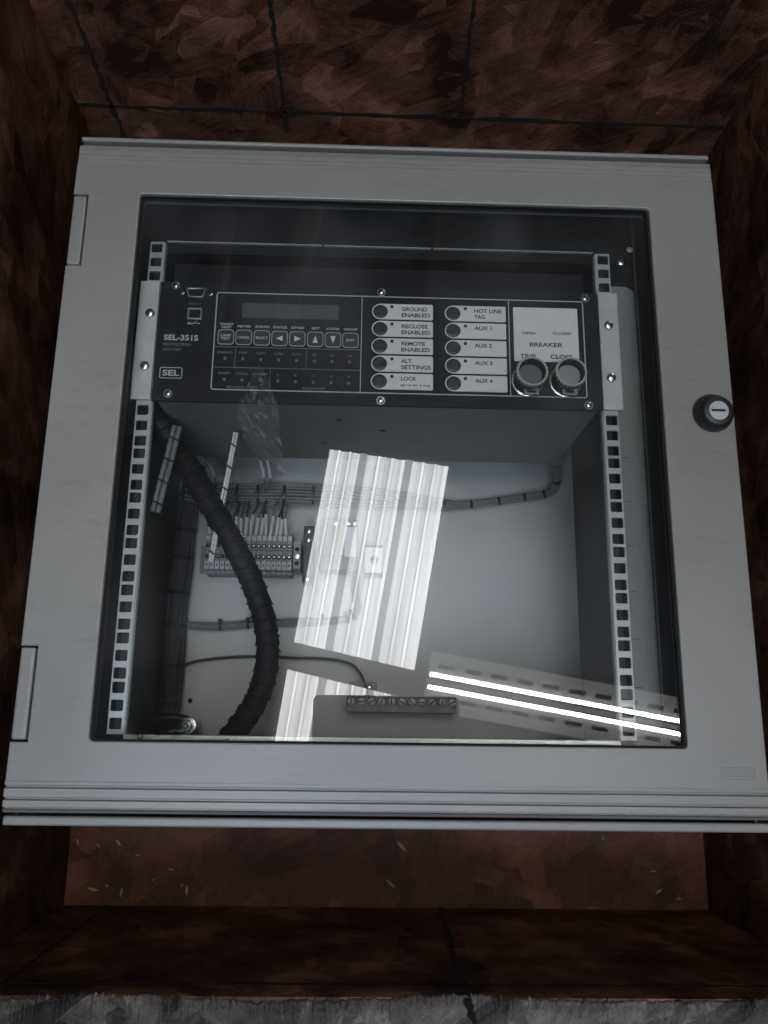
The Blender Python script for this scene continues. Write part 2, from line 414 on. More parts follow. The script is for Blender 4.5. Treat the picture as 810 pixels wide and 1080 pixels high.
for (u0, v0), (u1, v1), wd in (((72, 0), (132, 145), 9), ((285, 0), (303, 140), 7), ((500, 0), (485, 122), 7), ((772, 0), (745, 54), 6)):
    p, q = far(u0, v0), far(u1, v1)
    p = p + (p - q) * .5; p.z = min(p.z, 149)
    joint([(p.x, CY1, p.z), (q.x, CY1, q.z)], wd, (0, -1, 0))
p, q = near(462, 950), near(500, 1080)
joint([(p.x, CY0, p.z), (q.x, CY0, q.z)], 8, (0, 1, 0))
p = near(405, 1039)
joint([(CX0 + 2, CY0, p.z), (CX1 - 2, CY0, p.z)], 5, (0, 1, 0))
p, q = near(118, 952), near(0, 1040)
joint([(p.x, CY0, p.z), (q.x, CY0, q.z)], 6, (0, 1, 0))

# pale frayed rim board laid on the near wall
b = B(); rb = random.Random(9); n = 520; rows = []
jit = 0
for i in range(n + 1):
    x = CX0 - 30 + (CX1 - CX0 + 60) * i / n
    jit = jit * .88 + rb.uniform(-.8, .8); e = CY0 - 1.5 + jit + 2.5 * math.sin(x * .021) + (rb.uniform(0, 4) if rb.random() < .1 else 0)
    rows.append([b.bm.verts.new(v) for v in ((x, e + 1, RIMZ + .6), (x, e + rb.uniform(-1, 1), RIMZ + 3), (x, e - 6 + rb.uniform(-3, 3), RIMZ + 6), (x, CY0 - 22, RIMZ + 8), (x, CY0 - 120, RIMZ + 10), (x, CY0 - 120, RIMZ + .6))])
for r0, r1 in zip(rows, rows[1:]):
    for k in range(6): b.bm.faces.new((r0[k], r0[(k + 1) % 6], r1[(k + 1) % 6], r1[k]))
b.bm.faces.new(rows[0]); b.bm.faces.new(rows[-1][::-1])
b.done('rim_board', 'osbpale', crate, (0, CY0, RIMZ))

# wood chips on the crate floor
rc = random.Random(5)
chips = [(82, 888, 5), (104, 892, 4), (125, 889, 7), (145, 902, 4), (98, 938, 9), (113, 934, 3), (128, 941, 7), (197, 939, 8), (180, 917, 4), (162, 928, 2),
         (424, 893, 11), (412, 932, 9), (636, 884, 4), (689, 919, 5), (695, 940, 7), 
          (716, 948, 4), (192, 934, 3)]
for i, (u, v, ln) in enumerate(chips):
    p = P(u, v, FZ + 1.5); a = rc.uniform(0, 3.14); b = B()
    mt = Matrix.Translation(p) @ Matrix.Rotation(a, 4, 'Z') @ Matrix.Rotation(rc.uniform(-.3, .3), 4, 'X')
    L_ = ln * .8; W_ = max(1, ln * .22)
    top = [b.bm.verts.new(mt @ Vector(q)) for q in ((-L_, 0, .5), (-L_ * .3, W_, .9), (L_ * .8, W_ * .4, .6), (L_, -W_ * .3, .5), (L_ * .2, -W_, .8))]
    bot = [b.bm.verts.new(mt @ (Vector(q))) for q in ((-L_, 0, 0), (-L_ * .3, W_, 0), (L_ * .8, W_ * .4, 0), (L_, -W_ * .3, 0), (L_ * .2, -W_, 0))]
    b.bm.faces.new(top); b.bm.faces.new(bot[::-1])
    for k in range(5): b.bm.faces.new((top[k], bot[k], bot[(k + 1) % 5], top[(k + 1) % 5]))
    tag(b.done('wood_chip', 'chip', None, p), 'small pale splinter of wood lying on the brown crate floor below the cabinet', 'wood chip', 'wood chips on the crate floor')

# shed roof with the skylight sheets and lamp that the glass mirrors
ZG = 27.0; HC = 3000.0
def Q(u, v, H=HC):
    p = P(u, v, 2 * ZG - H); return Vector((p.x, p.y, H))
roof = B().box(-4000, 4000, -2500, 6000, HC + 60, HC + 120).done('ceiling', 'ceil'); tag(roof, kind='structure')
def lerp4(c, s, t): return c[0].lerp(c[1], s).lerp(c[3].lerp(c[2], s), t)
def sheet(c, s0, s1, label, extra):
    """a corrugated translucent sheet; c = 4 corners, s0..s1 share across"""
    root = thing('roof_light_sheet', label, 'skylight', lerp4(c, (s0 + s1) / 2, .5), 'corrugated skylight sheets in the shed roof')
    prof = [(0, 0, 0), (.24, 0, 0), (.27, 1, 2), (.33, 1, 1), (.36, 0, 3), (.58, 0, 0), (.61, 1, 2), (.68, 1, 1), (.71, 0, 3), (.88, 0, 0), (1.0, .3, 1)]
    b = B(); prev = None; mats = []
    for f_, hgt, mi in prof:
        s = s0 + (s1 - s0) * f_; dz = -9 * hgt
        t0 = lerp4(c, s, 0) + Vector((0, 0, dz)); t1 = lerp4(c, s, 1) + Vector((0, 0, dz))
        cur = [b.bm.verts.new(t0), b.bm.verts.new(t1), b.bm.verts.new(t1 + Vector((0, 0, 3))), b.bm.verts.new(t0 + Vector((0, 0, 3)))]
        if prev:
            for k in range(4): b.bm.faces.new((prev[k], cur[k], cur[(k + 1) % 4], prev[(k + 1) % 4])).material_index = mi
        prev = cur
    po = b.done('corrugated_panel', 'sky0', root, WL[root.name])
    for k in (1, 2, 3): po.data.materials.append(M['sky%d' % k])
    if extra:
        b = B(); w_ = .028 / (1) ; q0, q1 = s1 - .012, s1 + extra
        z = Vector((0, 0, -17)); z2 = Vector((0, 0, -15))
        v = [lerp4(c, q, t) + zz for zz in (z, z2) for q, t in ((q0, 0), (q1, 0), (q1, 1), (q0, 1))]
        v = [b.bm.verts.new(k) for k in v]
        for f in ((0, 1, 2, 3), (7, 6, 5, 4), (0, 4, 5, 1), (1, 5, 6, 2), (2, 6, 7, 3), (3, 7, 4, 0)): b.bm.faces.new([v[k] for k in f])
        b.done('overlap_strip', 'skylightdim', root, WL[root.name])
cA = [Q(348, 474), Q(473, 492), Q(437, 707), Q(310, 677)]
cB = [Q(303, 706), Q(434, 738), Q(410, 880), Q(276, 862)]
for c, wh in ((cA, 'higher'), (cB, 'lower')):
    for (s0, s1, ex), nm in zip(((0, .27, .05), (.32, .65, .05), (.70, 1.0, 0)), ('first', 'middle', 'last')):
        sheet(c, s0, s1, 'bright corrugated skylight sheet mirrored %s in the door glass, %s of three from the hinges' % (wh, nm), ex)

def fixture():
    a, b_ = Q(453, 717.5, 2900), Q(723, 768.5, 2900)
    d = (b_ - a).normalized(); a = a - d * 12
    ln = (b_ - a).length * 1.02 + 120
    ang = math.atan2(d.y, d.x); mt = Matrix.Translation(a) @ Matrix.Rotation(ang, 4, 'Z')
    root = thing('twin_tube_lamp', 'lit twin fluorescent tube lamp with slotted white reflector, mirrored low in the door glass', 'ceiling lamp', a)
    def bx(name, m, *bs, mtx=None):
        b = B()
        for q in bs: b.box(*q, mtx=mtx or mt)
        return b.done(name, m, root, a)
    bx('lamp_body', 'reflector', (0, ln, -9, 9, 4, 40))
    sep = 27
    for sgn in (-1, 1):
        b = B(); b.tube([mt @ Vector((10, sgn * sep, 0)), mt @ Vector((ln - 10, sgn * sep, 0))], 9.5, 16)
        b.done('tube', 'tube', root, a, smooth=True)
        # slotted wing: two rails and bridges between the slots
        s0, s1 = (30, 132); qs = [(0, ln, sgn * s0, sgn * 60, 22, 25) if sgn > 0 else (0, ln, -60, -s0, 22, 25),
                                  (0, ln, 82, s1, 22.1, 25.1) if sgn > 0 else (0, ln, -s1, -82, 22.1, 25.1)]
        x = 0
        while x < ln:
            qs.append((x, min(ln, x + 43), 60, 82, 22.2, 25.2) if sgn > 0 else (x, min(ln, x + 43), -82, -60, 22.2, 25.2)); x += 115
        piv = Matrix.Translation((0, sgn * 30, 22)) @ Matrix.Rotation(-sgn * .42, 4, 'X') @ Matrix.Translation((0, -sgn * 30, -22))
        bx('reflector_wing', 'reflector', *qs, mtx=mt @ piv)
fixture()
# purlins crossing under the roof, dim brown
for k, (u0, v0, u1, v1, w_) in enumerate(((238, 205, 222, 330, 70), (330, 205, 300, 330, 95), (470, 205, 455, 300, 40))):
    p, q = Q(u0, v0, 2850), Q(u1, v1, 2850); d = (p - q).normalized()
    p = p + d * 1500; mt = Matrix.Translation(q) @ Matrix.Rotation(math.atan2(d.y, d.x), 4, 'Z')
    b = B(); b.box(-100, (p - q).length, -w_ / 2, w_ / 2, 0, 150, mtx=mt)
    tag(b.done('roof_beam', 'beam', None, q), 'brown roof beam mirrored faintly at the %s of the door glass' % ('top left', 'top, left of the middle', 'top middle')[k], 'roof beam', 'roof beams over the crate')

# the tablet the picture is taken with, behind the lens, mirrored as a dark rectangle
tb = B(); mt = Matrix.Translation(CV) @ RM.to_4x4()
# its outline on the mirror plane
p0 = P(330, 733, 2 * ZG - CAM[2]); p1 = P(486, 733, 2 * ZG - CAM[2])
c = bpy.data.curves.new('t', 'CURVE'); c.dimensions = '2D'; c.fill_mode = 'BOTH'; c.extrude = 3.0 * S; c.bevel_depth = .8 * S; c.offset = -.8 * S
sp = c.splines.new('POLY'); o_ = rrect(p0.x - CV.x, p1.x - CV.x, -165, p0.y - CV.y + 1, 10); sp.points.add(len(o_) - 1)
for i, (x, y) in enumerate(o_): sp.points[i].co = (x * S, y * S, 0, 1)
sp.use_cyclic_u = True
me = eval_mesh(c); me.materials.clear(); me.materials.append(M['black'])
tbo = link('tablet', me, None, CV + Vector((0, 0, 5))); tbo.rotation_euler = (ROT[0] * .0, 0, 0)
me.transform(Matrix.Translation((0, 0, .012)) )
tag(tbo, 'black tablet held over the cabinet, mirrored dark around the slotted screws', 'tablet')

# ================================================================== THE CABINET
cab = thing('wall_cabinet', 'light grey steel cabinet with a glazed door lying on its back in the crate', 'cabinet', (15, -55, FZ))
X0, X1, Y0, Y1, ZD = -310.5, 340.5, -377.5, 267.5, 33.0
BY0, BY1 = -389.0, 285.5
ZB = -300.0
# outer body shell
b = B()
b.box(X0 + 3, X0 + 5, BY0, BY1, FZ + .5, 11); b.box(X1 - 5, X1 - 3, BY0, BY1, FZ + .5, 11)
b.box(X0 + 5, X1 - 5, BY0, BY0 + 2, FZ + .5, 11); b.box(X0 + 5, X1 - 5, BY1 - 2, BY1, FZ + .5, 11)
b.box(X0 + 5, X1 - 5, BY0 + 2, BY1 - 2, FZ + .5, FZ + 3)
b.done('body', 'paint', cab, (15, -55, FZ))
# rim strips the door closes against (a rolled lip at the top and the bottom)
for y0, y1 in ((BY1 - 5, BY1), (BY0, BY0 + 8)):
    b = B(); b.box(X0 - 3, X1 + 4, y0, y1, 11.4, 22)
    b.done('body_rim', 'paint', cab, (15, y0, 11), bevel=2, seg=3)
# dark seal channel behind the door
oo = rrect(X0 + 6, X1 - 6, BY0 + 9, BY1 - 5.5, 4)
plate('seal', [oo, rrect(-245.5, 274.5, -321, 216.5, 3)], 8, 15, 'gap', cab)

# door: flat middle with notches for the hinges and the window opening; ribbed profiles at the top and bottom
door = None
GX0, GX1, GY0, GY1 = -244.2, 272.2, -319.2, 212.2
hy = ((130.2, 209.5), (-320.3, -239.4))
RB, RT = -353.0, 245.0
hx = -295.5
out = [(X1, RB), (X1, RT), (X0, RT), (X0, hy[0][1]), (hx, hy[0][1]), (hx, hy[0][0]), (X0, hy[0][0]), (X0, hy[1][1]), (hx, hy[1][1]), (hx, hy[1][0]), (X0, hy[1][0]), (X0, RB)]
door = plate('door_frame', [out, rrect(GX0, GX1, GY0, GY1, 4)], 14.5, ZD, 'paint', cab, bevel=1.2, br=2)
def profile(name, prof, x0, x1):
    b = B(); n = len(prof); rows = []
    for x, ins in ((x0, 1.0), (x0 + 1.0, 0), (x1 - 1.0, 0), (x1, 1.0)):
        cy = sum(p[0] for p in prof) / n; cz = 20
        rows.append([b.bm.verts.new((x, y, z - (ins if z > 25 else 0))) for y, z in prof])
    for r0, r1 in zip(rows, rows[1:]):
        for k in range(n): b.bm.faces.new((r0[k], r0[(k + 1) % n], r1[(k + 1) % n], r1[k]))
    b.bm.faces.new(rows[0]); b.bm.faces.new(rows[-1][::-1])
    return b.done(name, 'paint', door, (15, prof[0][0], 14))
def ribbed(ys, yend, sgn, z=ZD):
    """profile from the flat face out to the edge; ys = groove positions"""
    p = [(ys[0] - sgn * 3.2, 14.5), (ys[0] - sgn * 3.2, z)]
    for y, dz, wdt in ys[1]: p += [(y - sgn * wdt, z), (y - sgn * wdt * .55, z - dz), (y + sgn * wdt * .55, z - dz), (y + sgn * wdt, z)]
    return p
yb = [(-356.6, 3.4, 1.5), (-366.2, 3.4, 1.5), (-374.0, 3.6, 1.3)]
prof = [(RB + .6, 14.5), (RB + .6, ZD)]
for y, dz, wd in yb: prof += [(y + wd, ZD), (y + wd * .4, ZD - dz), (y - wd * .4, ZD - dz), (y - wd, ZD)]
prof += [(Y0 + .8, ZD - 2.5), (Y0, ZD - 4), (Y0, 18), (Y0 + 3, 14.5)]
profile('bottom_rail', prof, X0 - .4, X1 + .4)
yt = [(250.0, .8, .8), (255.0, .9, .9), (260.3, .9, .9)]
prof = [(RT - .6, 14.5), (RT - .6, ZD)]
for y, dz, wd in yt: prof += [(y - wd, ZD), (y - wd * .4, ZD - dz), (y + wd * .4, ZD - dz), (y + wd, ZD)]
prof += [(Y1 - .8, ZD - 1), (Y1, ZD - 3), (Y1, 18), (Y1 - 3, 14.5)]
profile('top_rail', prof, X0 + .4, X1 - .4)
# glazing
plate('glazing_gasket', [rrect(GX0 + .1, GX1 - .1, GY0 + .1, GY1 - .1, 4), rrect(GX0 + 1.9, GX1 - 2.2, GY0 + 1.9, GY1 - 1.6, 3)], 22, 29.5, 'gap', door)
plate('glass_pane', [rrect(GX0 + .2, GX1 - .2, GY0 + .2, GY1 - .2, 3.5)], 24, 27, 'glass', door)
# hinges
for (y0, y1) in hy:
    h = plate('hinge', [rrect(X0 + .2, hx - 2.0, y0 + 1.6, y1 - 1.2, 2)], 10, ZD - .6, 'paint', cab, bevel=2.0, br=3)
    plate('hinge_recess', [rrect(X0 + 1.2, hx + .5, y0 - .5, y1 + .5, .5)], 11.2, 15, 'gap', h)
# embossed emblem plate, unreadable in the picture
p, q = P(760, 809, ZD), P(797, 823, ZD)
em = plate('emblem_plate', [rrect(p.x, q.x, q.y, p.y, 1), rrect(p.x + .9, q.x - .9, q.y + .9, p.y - .9, .6)], ZD - .2, ZD + .35, 'flange', door)
for k in range(3):
    yy = p.y - 3.0 - k * 2.2
    plate('emblem_bar', [rrect(p.x + 2, q.x - 2 - 3 * (k % 2), yy - .5, yy + .5, .3)], ZD - .2, ZD + .3, 'flange', em)

# lock: an eccentric black escutcheon and a slotted cylinder
lk = P(751, 436, ZD); lt = P(758, 433, ZD + 17)
b = B()
rings = []
for t, r in ((0, 19.0), (.12, 19.2), (.3, 18.6), (.6, 17.2), (.85, 15.6), (.97, 13.9), (1.0, 12.8)):
    rings.append([b.bm.verts.new(Vector((lk.x + (lt.x - lk.x) * t, lk.y + (lt.y - lk.y) * t, ZD + 17 * t)) + Vector((math.cos(k * math.pi / 24) * r, math.sin(k * math.pi / 24) * r, 0))) for k in range(48)])
for r0, r1 in zip(rings, rings[1:]):
    for k in range(48): b.bm.faces.new((r0[k], r0[(k + 1) % 48], r1[(k + 1) % 48], r1[k]))
b.bm.faces.new(rings[0][::-1]); b.bm.faces.new(rings[-1])
lock = b.done('lock', 'black', cab, lk, smooth=True)
lc = plate('lock_cylinder', [circ(lt.x, lt.y, 9.4, 40), rrect(lt.x - 7.2, lt.x + 6.6, lt.y - .9, lt.y + 1.2, .9)], ZD + 15, ZD + 18.2, 'alu', lock, bevel=.5)
plate('key_slot', [rrect(lt.x - 7.6, lt.x + 7.0, lt.y - 1.2, lt.y + 1.5, .9)], ZD + 14, ZD + 17.2, 'blackdeep', lock)

# inner panels of the cabinet
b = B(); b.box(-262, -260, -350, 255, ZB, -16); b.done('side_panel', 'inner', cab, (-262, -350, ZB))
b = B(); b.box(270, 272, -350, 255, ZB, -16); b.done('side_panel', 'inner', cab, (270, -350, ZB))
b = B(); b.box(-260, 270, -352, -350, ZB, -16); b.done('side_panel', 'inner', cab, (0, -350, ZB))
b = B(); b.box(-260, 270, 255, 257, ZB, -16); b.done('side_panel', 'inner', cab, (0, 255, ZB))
b = B(); b.box(-262, 272, -352, 257, ZB - 3, ZB - .5); mp = b.done('mounting_plate', 'plate', cab, (0, 0, ZB))
hp = P(200.5, 739, ZB)
b = B(); b.lathe([(3, 0), (3, .4)], (hp.x, hp.y, ZB - .4), 20); b.done('drilled_hole', 'blackdeep', mp, (hp.x, hp.y, ZB))

# swing frame: four painted flanges set just behind the rack rails
fz = -1.6
b = B()
def flange_section(x_in, x_out, sgn):
    # flat then rolling away from the viewer
    pts = [(x_in, fz)]; R = 21
    for k in range(9):
        a = math.radians(k * 11.25); pts.append((x_out + sgn * R * math.sin(a), fz - R * (1 - math.cos(a))))
    pts.append((pts[-1][0], -60))
    return pts
for x_in, x_out, sgn in ((239.4, 249, 1),):
    b = B(); pts = flange_section(x_in, x_out, sgn); n = len(pts); rows = []
    inner = [(x - sgn * 1.5, z - 1.5) for x, z in pts]; loop = pts + inner[::-1]
    for y in (-340, 142): rows.append([b.bm.verts.new((x, y, z)) for x, z in loop])
    for k in range(len(loop)): b.bm.faces.new((rows[0][k], rows[0][(k + 1) % len(loop)], rows[1][(k + 1) % len(loop)], rows[1][k]))
    b.bm.faces.new(rows[0]); b.bm.faces.new(rows[1][::-1])
    b.done('frame_flange', 'flange', cab, (x_in, -340, fz))
# frame edge heights, then a dark sheet added as shade in the gaps
TY = 179.2; BYF = -314.0
plate('gap_shade_sheet', [rrect(X0 + 8, X1 - 8, BY0 + 10, BY1 - 14, 4), rrect(-239.6, 239.6, -318.6, TY + 1.6, 2)], -27, -24, 'gapshade', cab)
# bright folded edges along the frame opening
for (x0, x1) in ((-222, -62), (-60, 52), (54, 222)):
    b = B(); b.box(x0, x1, TY - .2, TY + .9, -2.5, .4); b.done('top_edge_strip', 'rail', cab, (x0, TY, 0))
b = B(); b.box(-224, 224, BYF - 4.4, BYF, -14, .8); b.done('bottom_edge_strip', 'zinc', cab, (0, BYF, 0), bevel=.5)

# rack rails with square holes
U = 44.45
ys = []
for k in range(-1, -9, -1):
    for o_ in (38.1, 22.225, 6.35):
        y = k * U + (U - o_); ys.append(y)
ys = [y for y in ys if y > -309] + [3 * U + o_ for o_ in (6.35, 22.225, 38.1)]
for s in (-1, 1):
    xi, xo = (224.0, 239.0) if s > 0 else (-239.0, -224.0)
    y0, y1 = BYF, TY - .6
    holes = [rrect(s * 232.1 - 5.7, s * 232.1 + 5.7, y - 5.1, y + 5.1, 1.5, 4) for y in ys if abs(y) > 0]
    holes = [h for h in holes if max(q[1] for q in h) < y1 - 1]
    rr = plate('rack_rail', [rrect(xi, xo, y0, y1, .3)] + holes, -2.0, 0, 'rail', cab)
    b = B(); e = 223.4 * s
    b.box(min(e, e + s * 1.8), max(e, e + s * 1.8), y0, y1, -9, -2.3); b.done('rail_web', 'rail', rr, (e, y0, -34))
    # unit marks
    if s > 0:
        for k in range(-7, 0):
            plate('unit_mark', [rrect(240.2, 247.5, k * U + 0 - .35, k * U + .35, 0)], fz - .1, fz + .12, 'ink', rr)
    # dark backing channel behind the holes
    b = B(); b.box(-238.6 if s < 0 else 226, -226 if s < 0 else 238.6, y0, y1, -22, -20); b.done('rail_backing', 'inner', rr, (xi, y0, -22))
# screws on the flange
p = P(655, 276.5, fz); screw_head('flange_screw', p.x, p.y, fz, 5.2, 2.6, cab, 'steel')
p = P(664, 263.5, fz); screw_head('flange_screw', p.x, p.y, fz, 3.2, .8, cab, 'paint')

# ================================================================== THE RELAY
rel = thing('protection_relay', 'black rack relay with rows of buttons and breaker controls bolted across the frame', 'relay', (0, 66, 0))
ZP = 2.6
pA, pB = P(160, 301, 0), P(632, 434, 0)
FP = dict(x0=-224.2, x1=222.8, y0=2.6, y1=132.0)
b = B(); b.box(-219, 219, 3.2, 129, -180, ZP - 3.2); ch = b.done('chassis', 'chassis', rel, (0, 66, -180), bevel=.6)
for u, v in ((343, 466), (365, 475), (357, 443), (404, 454), (415, 431)):
    pass
for u, v in ((357.5, 443), (404, 454), (342.5, 467)):
    q = at_wall(u, v, 1, 3.2)
    b = B(); b.box(q.x - 3.2, q.x + 3.2, 2.9, 3.3, q.z - 1.6, q.z + 1.6); b.done('vent_slot', 'blackdeep', ch, q)
fp = plate('front_panel', [rrect(FP['x0'], FP['x1'], FP['y0'], FP['y1'], .8)], ZP - 3, ZP, 'panel', rel, bevel=.4)
b = B(); b.box(-222.5, 222.5, 133, 178.4, -44, -42); b.box(-222.5, 222.5, 132.4, 134, -42, -6); b.done('gap_baffle', 'panel', cab, (0, 133, -42))  # dark panel added to keep the gap over the relay black
# mounting ears
for (u0, v0), (u1, v1) in (((147.5, 298), (167, 420)), ((633, 311.5), (652.5, 433))):
    s = -1 if u0 < 400 else 1
    y0, y1 = (3.5, 131.5)
    x0, x1 = (-244.5, -225.0) if s < 0 else (223.6, 243.6)
    ear = plate('mounting_ear', [rrect(x0, x1, y0, y1, 1.2)], .5, 4.0, 'alu', rel, bevel=.5)
    for uv in (((158, 330), (152.5, 385.5)) if s < 0 else ((642, 343), (645, 398.2))):
        q = P(*uv, 6); screw_head('bolt', q.x, q.y, 4.0, 4.9, 4.2, ear, 'steel')

def PX(u, v, z=ZP): return P(u, v, z)
LZ = ZP + .05
def frame_line(pts, hw, name, m, parent):
    """thin printed outline through the four pixel corners tl,tr,br,bl"""
    q = [PX(*p) for p in pts]
    x0 = (q[0].x + q[3].x) / 2; x1 = (q[1].x + q[2].x) / 2; y1 = (q[0].y + q[1].y) / 2; y0 = (q[2].y + q[3].y) / 2
    return plate(name, [rrect(x0 - hw, x1 + hw, y0 - hw, y1 + hw, 2.6), rrect(x0 + hw, x1 - hw, y0 + hw, y1 - hw, 1.8)], ZP - .1, ZP + .12, m, parent), (x0, x1, y0, y1)
_, (bx0, bx1, by0, by1) = frame_line([(228.5, 308), (615.3, 319), (618, 420), (223.3, 410)], .55, 'panel_border', 'line', fp)
def vline(x, y0, y1, m='line', hw=.4): plate('divider_line', [rrect(x - hw, x + hw, y0, y1, 0)], ZP - .1, ZP + .1, m, fp)
def hline(y, x0, x1, m='line', hw=.4): plate('divider_line', [rrect(x0, x1, y - hw, y + hw, 0)], ZP - .1, ZP + .08, m, fp)
xd1 = PX(381, 360).x; xd2 = PX(537.5, 370).x
vline(xd1, by0 + .6, by1 - .6); vline(xd2, by0 + .6, by1 - .6)
yh1 = (PX(226.3, 365.1).y + PX(380.5, 369.3).y) / 2; yh2 = (PX(225.2, 386).y + PX(380, 391.7).y) / 2
hline(yh1, bx0 + .6, xd1 - .5, 'dimline'); hline(yh2, bx0 + .6, xd1 - .5, 'dimline')
vline(PX(248, 376).x, yh2 + .5, yh1 - .5, 'dimline', .3); vline(PX(323, 378).x, yh2 + .5, yh1 - .5, 'dimline', .3); vline(PX(284.6, 400).x, by0 + .6, yh2 - .5, 'dimline', .3)
# display
p, q = PX(256, 319), PX(357, 337.5)
plate('display', [rrect(p.x, q.x, q.y, p.y - .5, .6)], ZP - .1, ZP + .35, 'lcd', rel, bevel=.1)
# membrane keys
kx = [238.3, 257.1, 276.2, 294.9, 313.6, 332.5, 351.2, 369.6]; kv = [355.2, 355.6, 356.2, 357.1, 357.5, 358.1, 359, 359.6]
caps = ['TARGET\nRESET', 'METER', 'EVENTS', 'STATUS', 'OTHER', 'SET', 'CNTRL', 'GROUP']
ink = ['LAMP\nTEST', 'CANCEL', 'SELECT', '<', '>', '^', 'v', 'EXIT']
ykey = sum(PX(a, c).y for a, c in zip(kx, kv)) / 8
for i, (u, v) in enumerate(zip(kx, kv)):
    c0 = PX(u, v); x, y = c0.x, ykey + (c0.y - ykey) * .3
    k = plate('membrane_key', [rrect(x - 7.6, x + 7.6, y - 7.6, y + 7.6, 3)], ZP - .1, ZP + .5, 'key', rel, bevel=.2)
    plate('key_outline', [rrect(x - 8.1, x + 8.1, y - 8.1, y + 8.1, 3.4), rrect(x - 7.5, x + 7.5, y - 7.5, y + 7.5, 2.9)], ZP - .1, ZP + .62, 'line', k)
    if ink[i] in '<>^v':
        ar = {'<': [(-3.6, 0), (3, -3), (3, 3)], '>': [(3.6, 0), (-3, 3), (-3, -3)], '^': [(-2.6, -4), (2.6, -4), (0, 4)], 'v': [(-2.6, 4), (0, -4), (2.6, 4)]}[ink[i]]
        plate('arrow_mark', [[(x + a, y + b_) for a, b_ in ar]], ZP + .3, ZP + .62, 'label', k)
    elif '\n' in ink[i]: text(ink[i], x, y, ZP + .52, 2.5, 10.5, 'line', k)
    else: text(ink[i], x, y, ZP + .52, 2.6, 12.2 if len(ink[i]) > 4 else 8.5, 'line', k)
    two = '\n' in caps[i]
    text(caps[i], x, y + (12.6 if two else 12.2), LZ, 2.3, 14 if two else min(14, 2.7 * len(caps[i])), 'line', fp)
# status lamps
r1 = ['ENABLED', 'TRIP', 'INST', 'COMM', 'SOTF', '50', '51', '81']; r2 = ['RESET', 'CYCLE', 'LOCKOUT', 'A', 'B', 'C', 'G', 'N']
for row, (names, vv, tv) in enumerate(((r1, 378, 371.5), (r2, 400.3, 393.5))):
    for i, nm in enumerate(names):
        q = PX(kx[i] - 1 - row, vv + (kx[i] - 238) * .03); t = PX(kx[i] - 1 - row, tv + (kx[i] - 238) * .03)
        b = B(); b.lathe([(1.6, -.2), (1.6, .5), (1.0, .9)], (q.x, q.y, ZP), 12); l = b.done('status_lamp', 'dimline', rel, (q.x, q.y, ZP), smooth=True)
        text(nm, t.x, t.y, LZ, 2.2, min(15, 2.3 * len(nm)), 'dimline', fp)
q = PX(255, 408.5); text('RECLOSING STATE', q.x, q.y, LZ, 2.2, 30, 'dimline', fp)
q = PX(331, 410); text('FAULT TYPE', q.x, q.y, LZ, 2.2, 22, 'dimline', fp)

# operator buttons with slide-in labels
cols = [(400.7, [328.6, 346.8, 365, 383.6, 402.1], 456.6, ['GROUND\nENABLED', 'RECLOSE\nENABLED', 'REMOTE\nENABLED', 'ALT.\nSETTINGS', 'LOCK']),
        (478.2, [330.6, 349, 367.4, 385.9, 404.3], 534.1, ['HOT LINE\nTAG', 'AUX 1', 'AUX 2', 'AUX 3', 'AUX 4'])]
for ci, (u, vs, ur, names) in enumerate(cols):
    cx = sum(PX(u + (.0 if ci else -.4) * 0, v).x for v in vs) / 5; xr = sum(PX(ur, v).x for v in vs) / 5
    ytop, ybot = PX(u, vs[0]).y, PX(u, vs[-1]).y
    for i, nm in enumerate(names):
        y = ytop + (ybot - ytop) * i / 4; R = 8.6
        shape = [(xr, y - R + .9), (xr, y + R - .9)] + []
        shape = [(xr - .9, y - R), (xr, y - R + .9), (xr, y + R - .9), (xr - .9, y + R)]
        shape += [(cx + R * math.cos(a), y + R * math.sin(a)) for a in [math.radians(90 + 180 * k / 16) for k in range(17)]]
        hole = circ(cx, y, R - 1.1, 30)
        lp = plate('label_plate', [shape, hole], ZP - .1, ZP + .55, 'label', rel, bevel=.15)
        b = B(); b.lathe([(R - 1.5, -.3), (R - 1.5, .7), (R - 2.2, 1.0), (R - 5, .75)], (cx, y, ZP), 30)
        b.done('push_button', 'key', rel, (cx, y, ZP), smooth=True)
        q = PX(u + 12.6, vs[i] - 4.8)
        b = B(); b.lathe([(1.8, 0), (1.8, .8), (1.2, 1.2)], (q.x, q.y, ZP), 14); b.done('indicator_lamp', 'led', lp, (q.x, q.y, ZP), smooth=True)
        tx = cx + 21.5
        if nm == 'LOCK':
            text('LOCK', tx, y + 3.2, ZP + .57, 4.0, 15.5, 'ink', lp, 'L')
            text('(press for 3 sec)', tx, y - 4, ZP + .57, 2.2, 29, 'ink', lp, 'L')
        elif '\n' in nm:
            a1, a2 = nm.split('\n')
            text(a1, tx, y + 3.1, ZP + .57, 4.0, {'GROUND': 26, 'RECLOSE': 27, 'REMOTE': 24, 'ALT.': 11.5, 'HOT LINE': 28}[a1], 'ink', lp, 'L')
            text(a2, tx, y - 3.5, ZP + .57, 4.0, {'ENABLED': 29, 'SETTINGS': 30, 'TAG': 11}[a2], 'ink', lp, 'L')
        else:
            text(nm, tx, y + 3.1, ZP + .57, 4.0, 17.5, 'ink', lp, 'L')
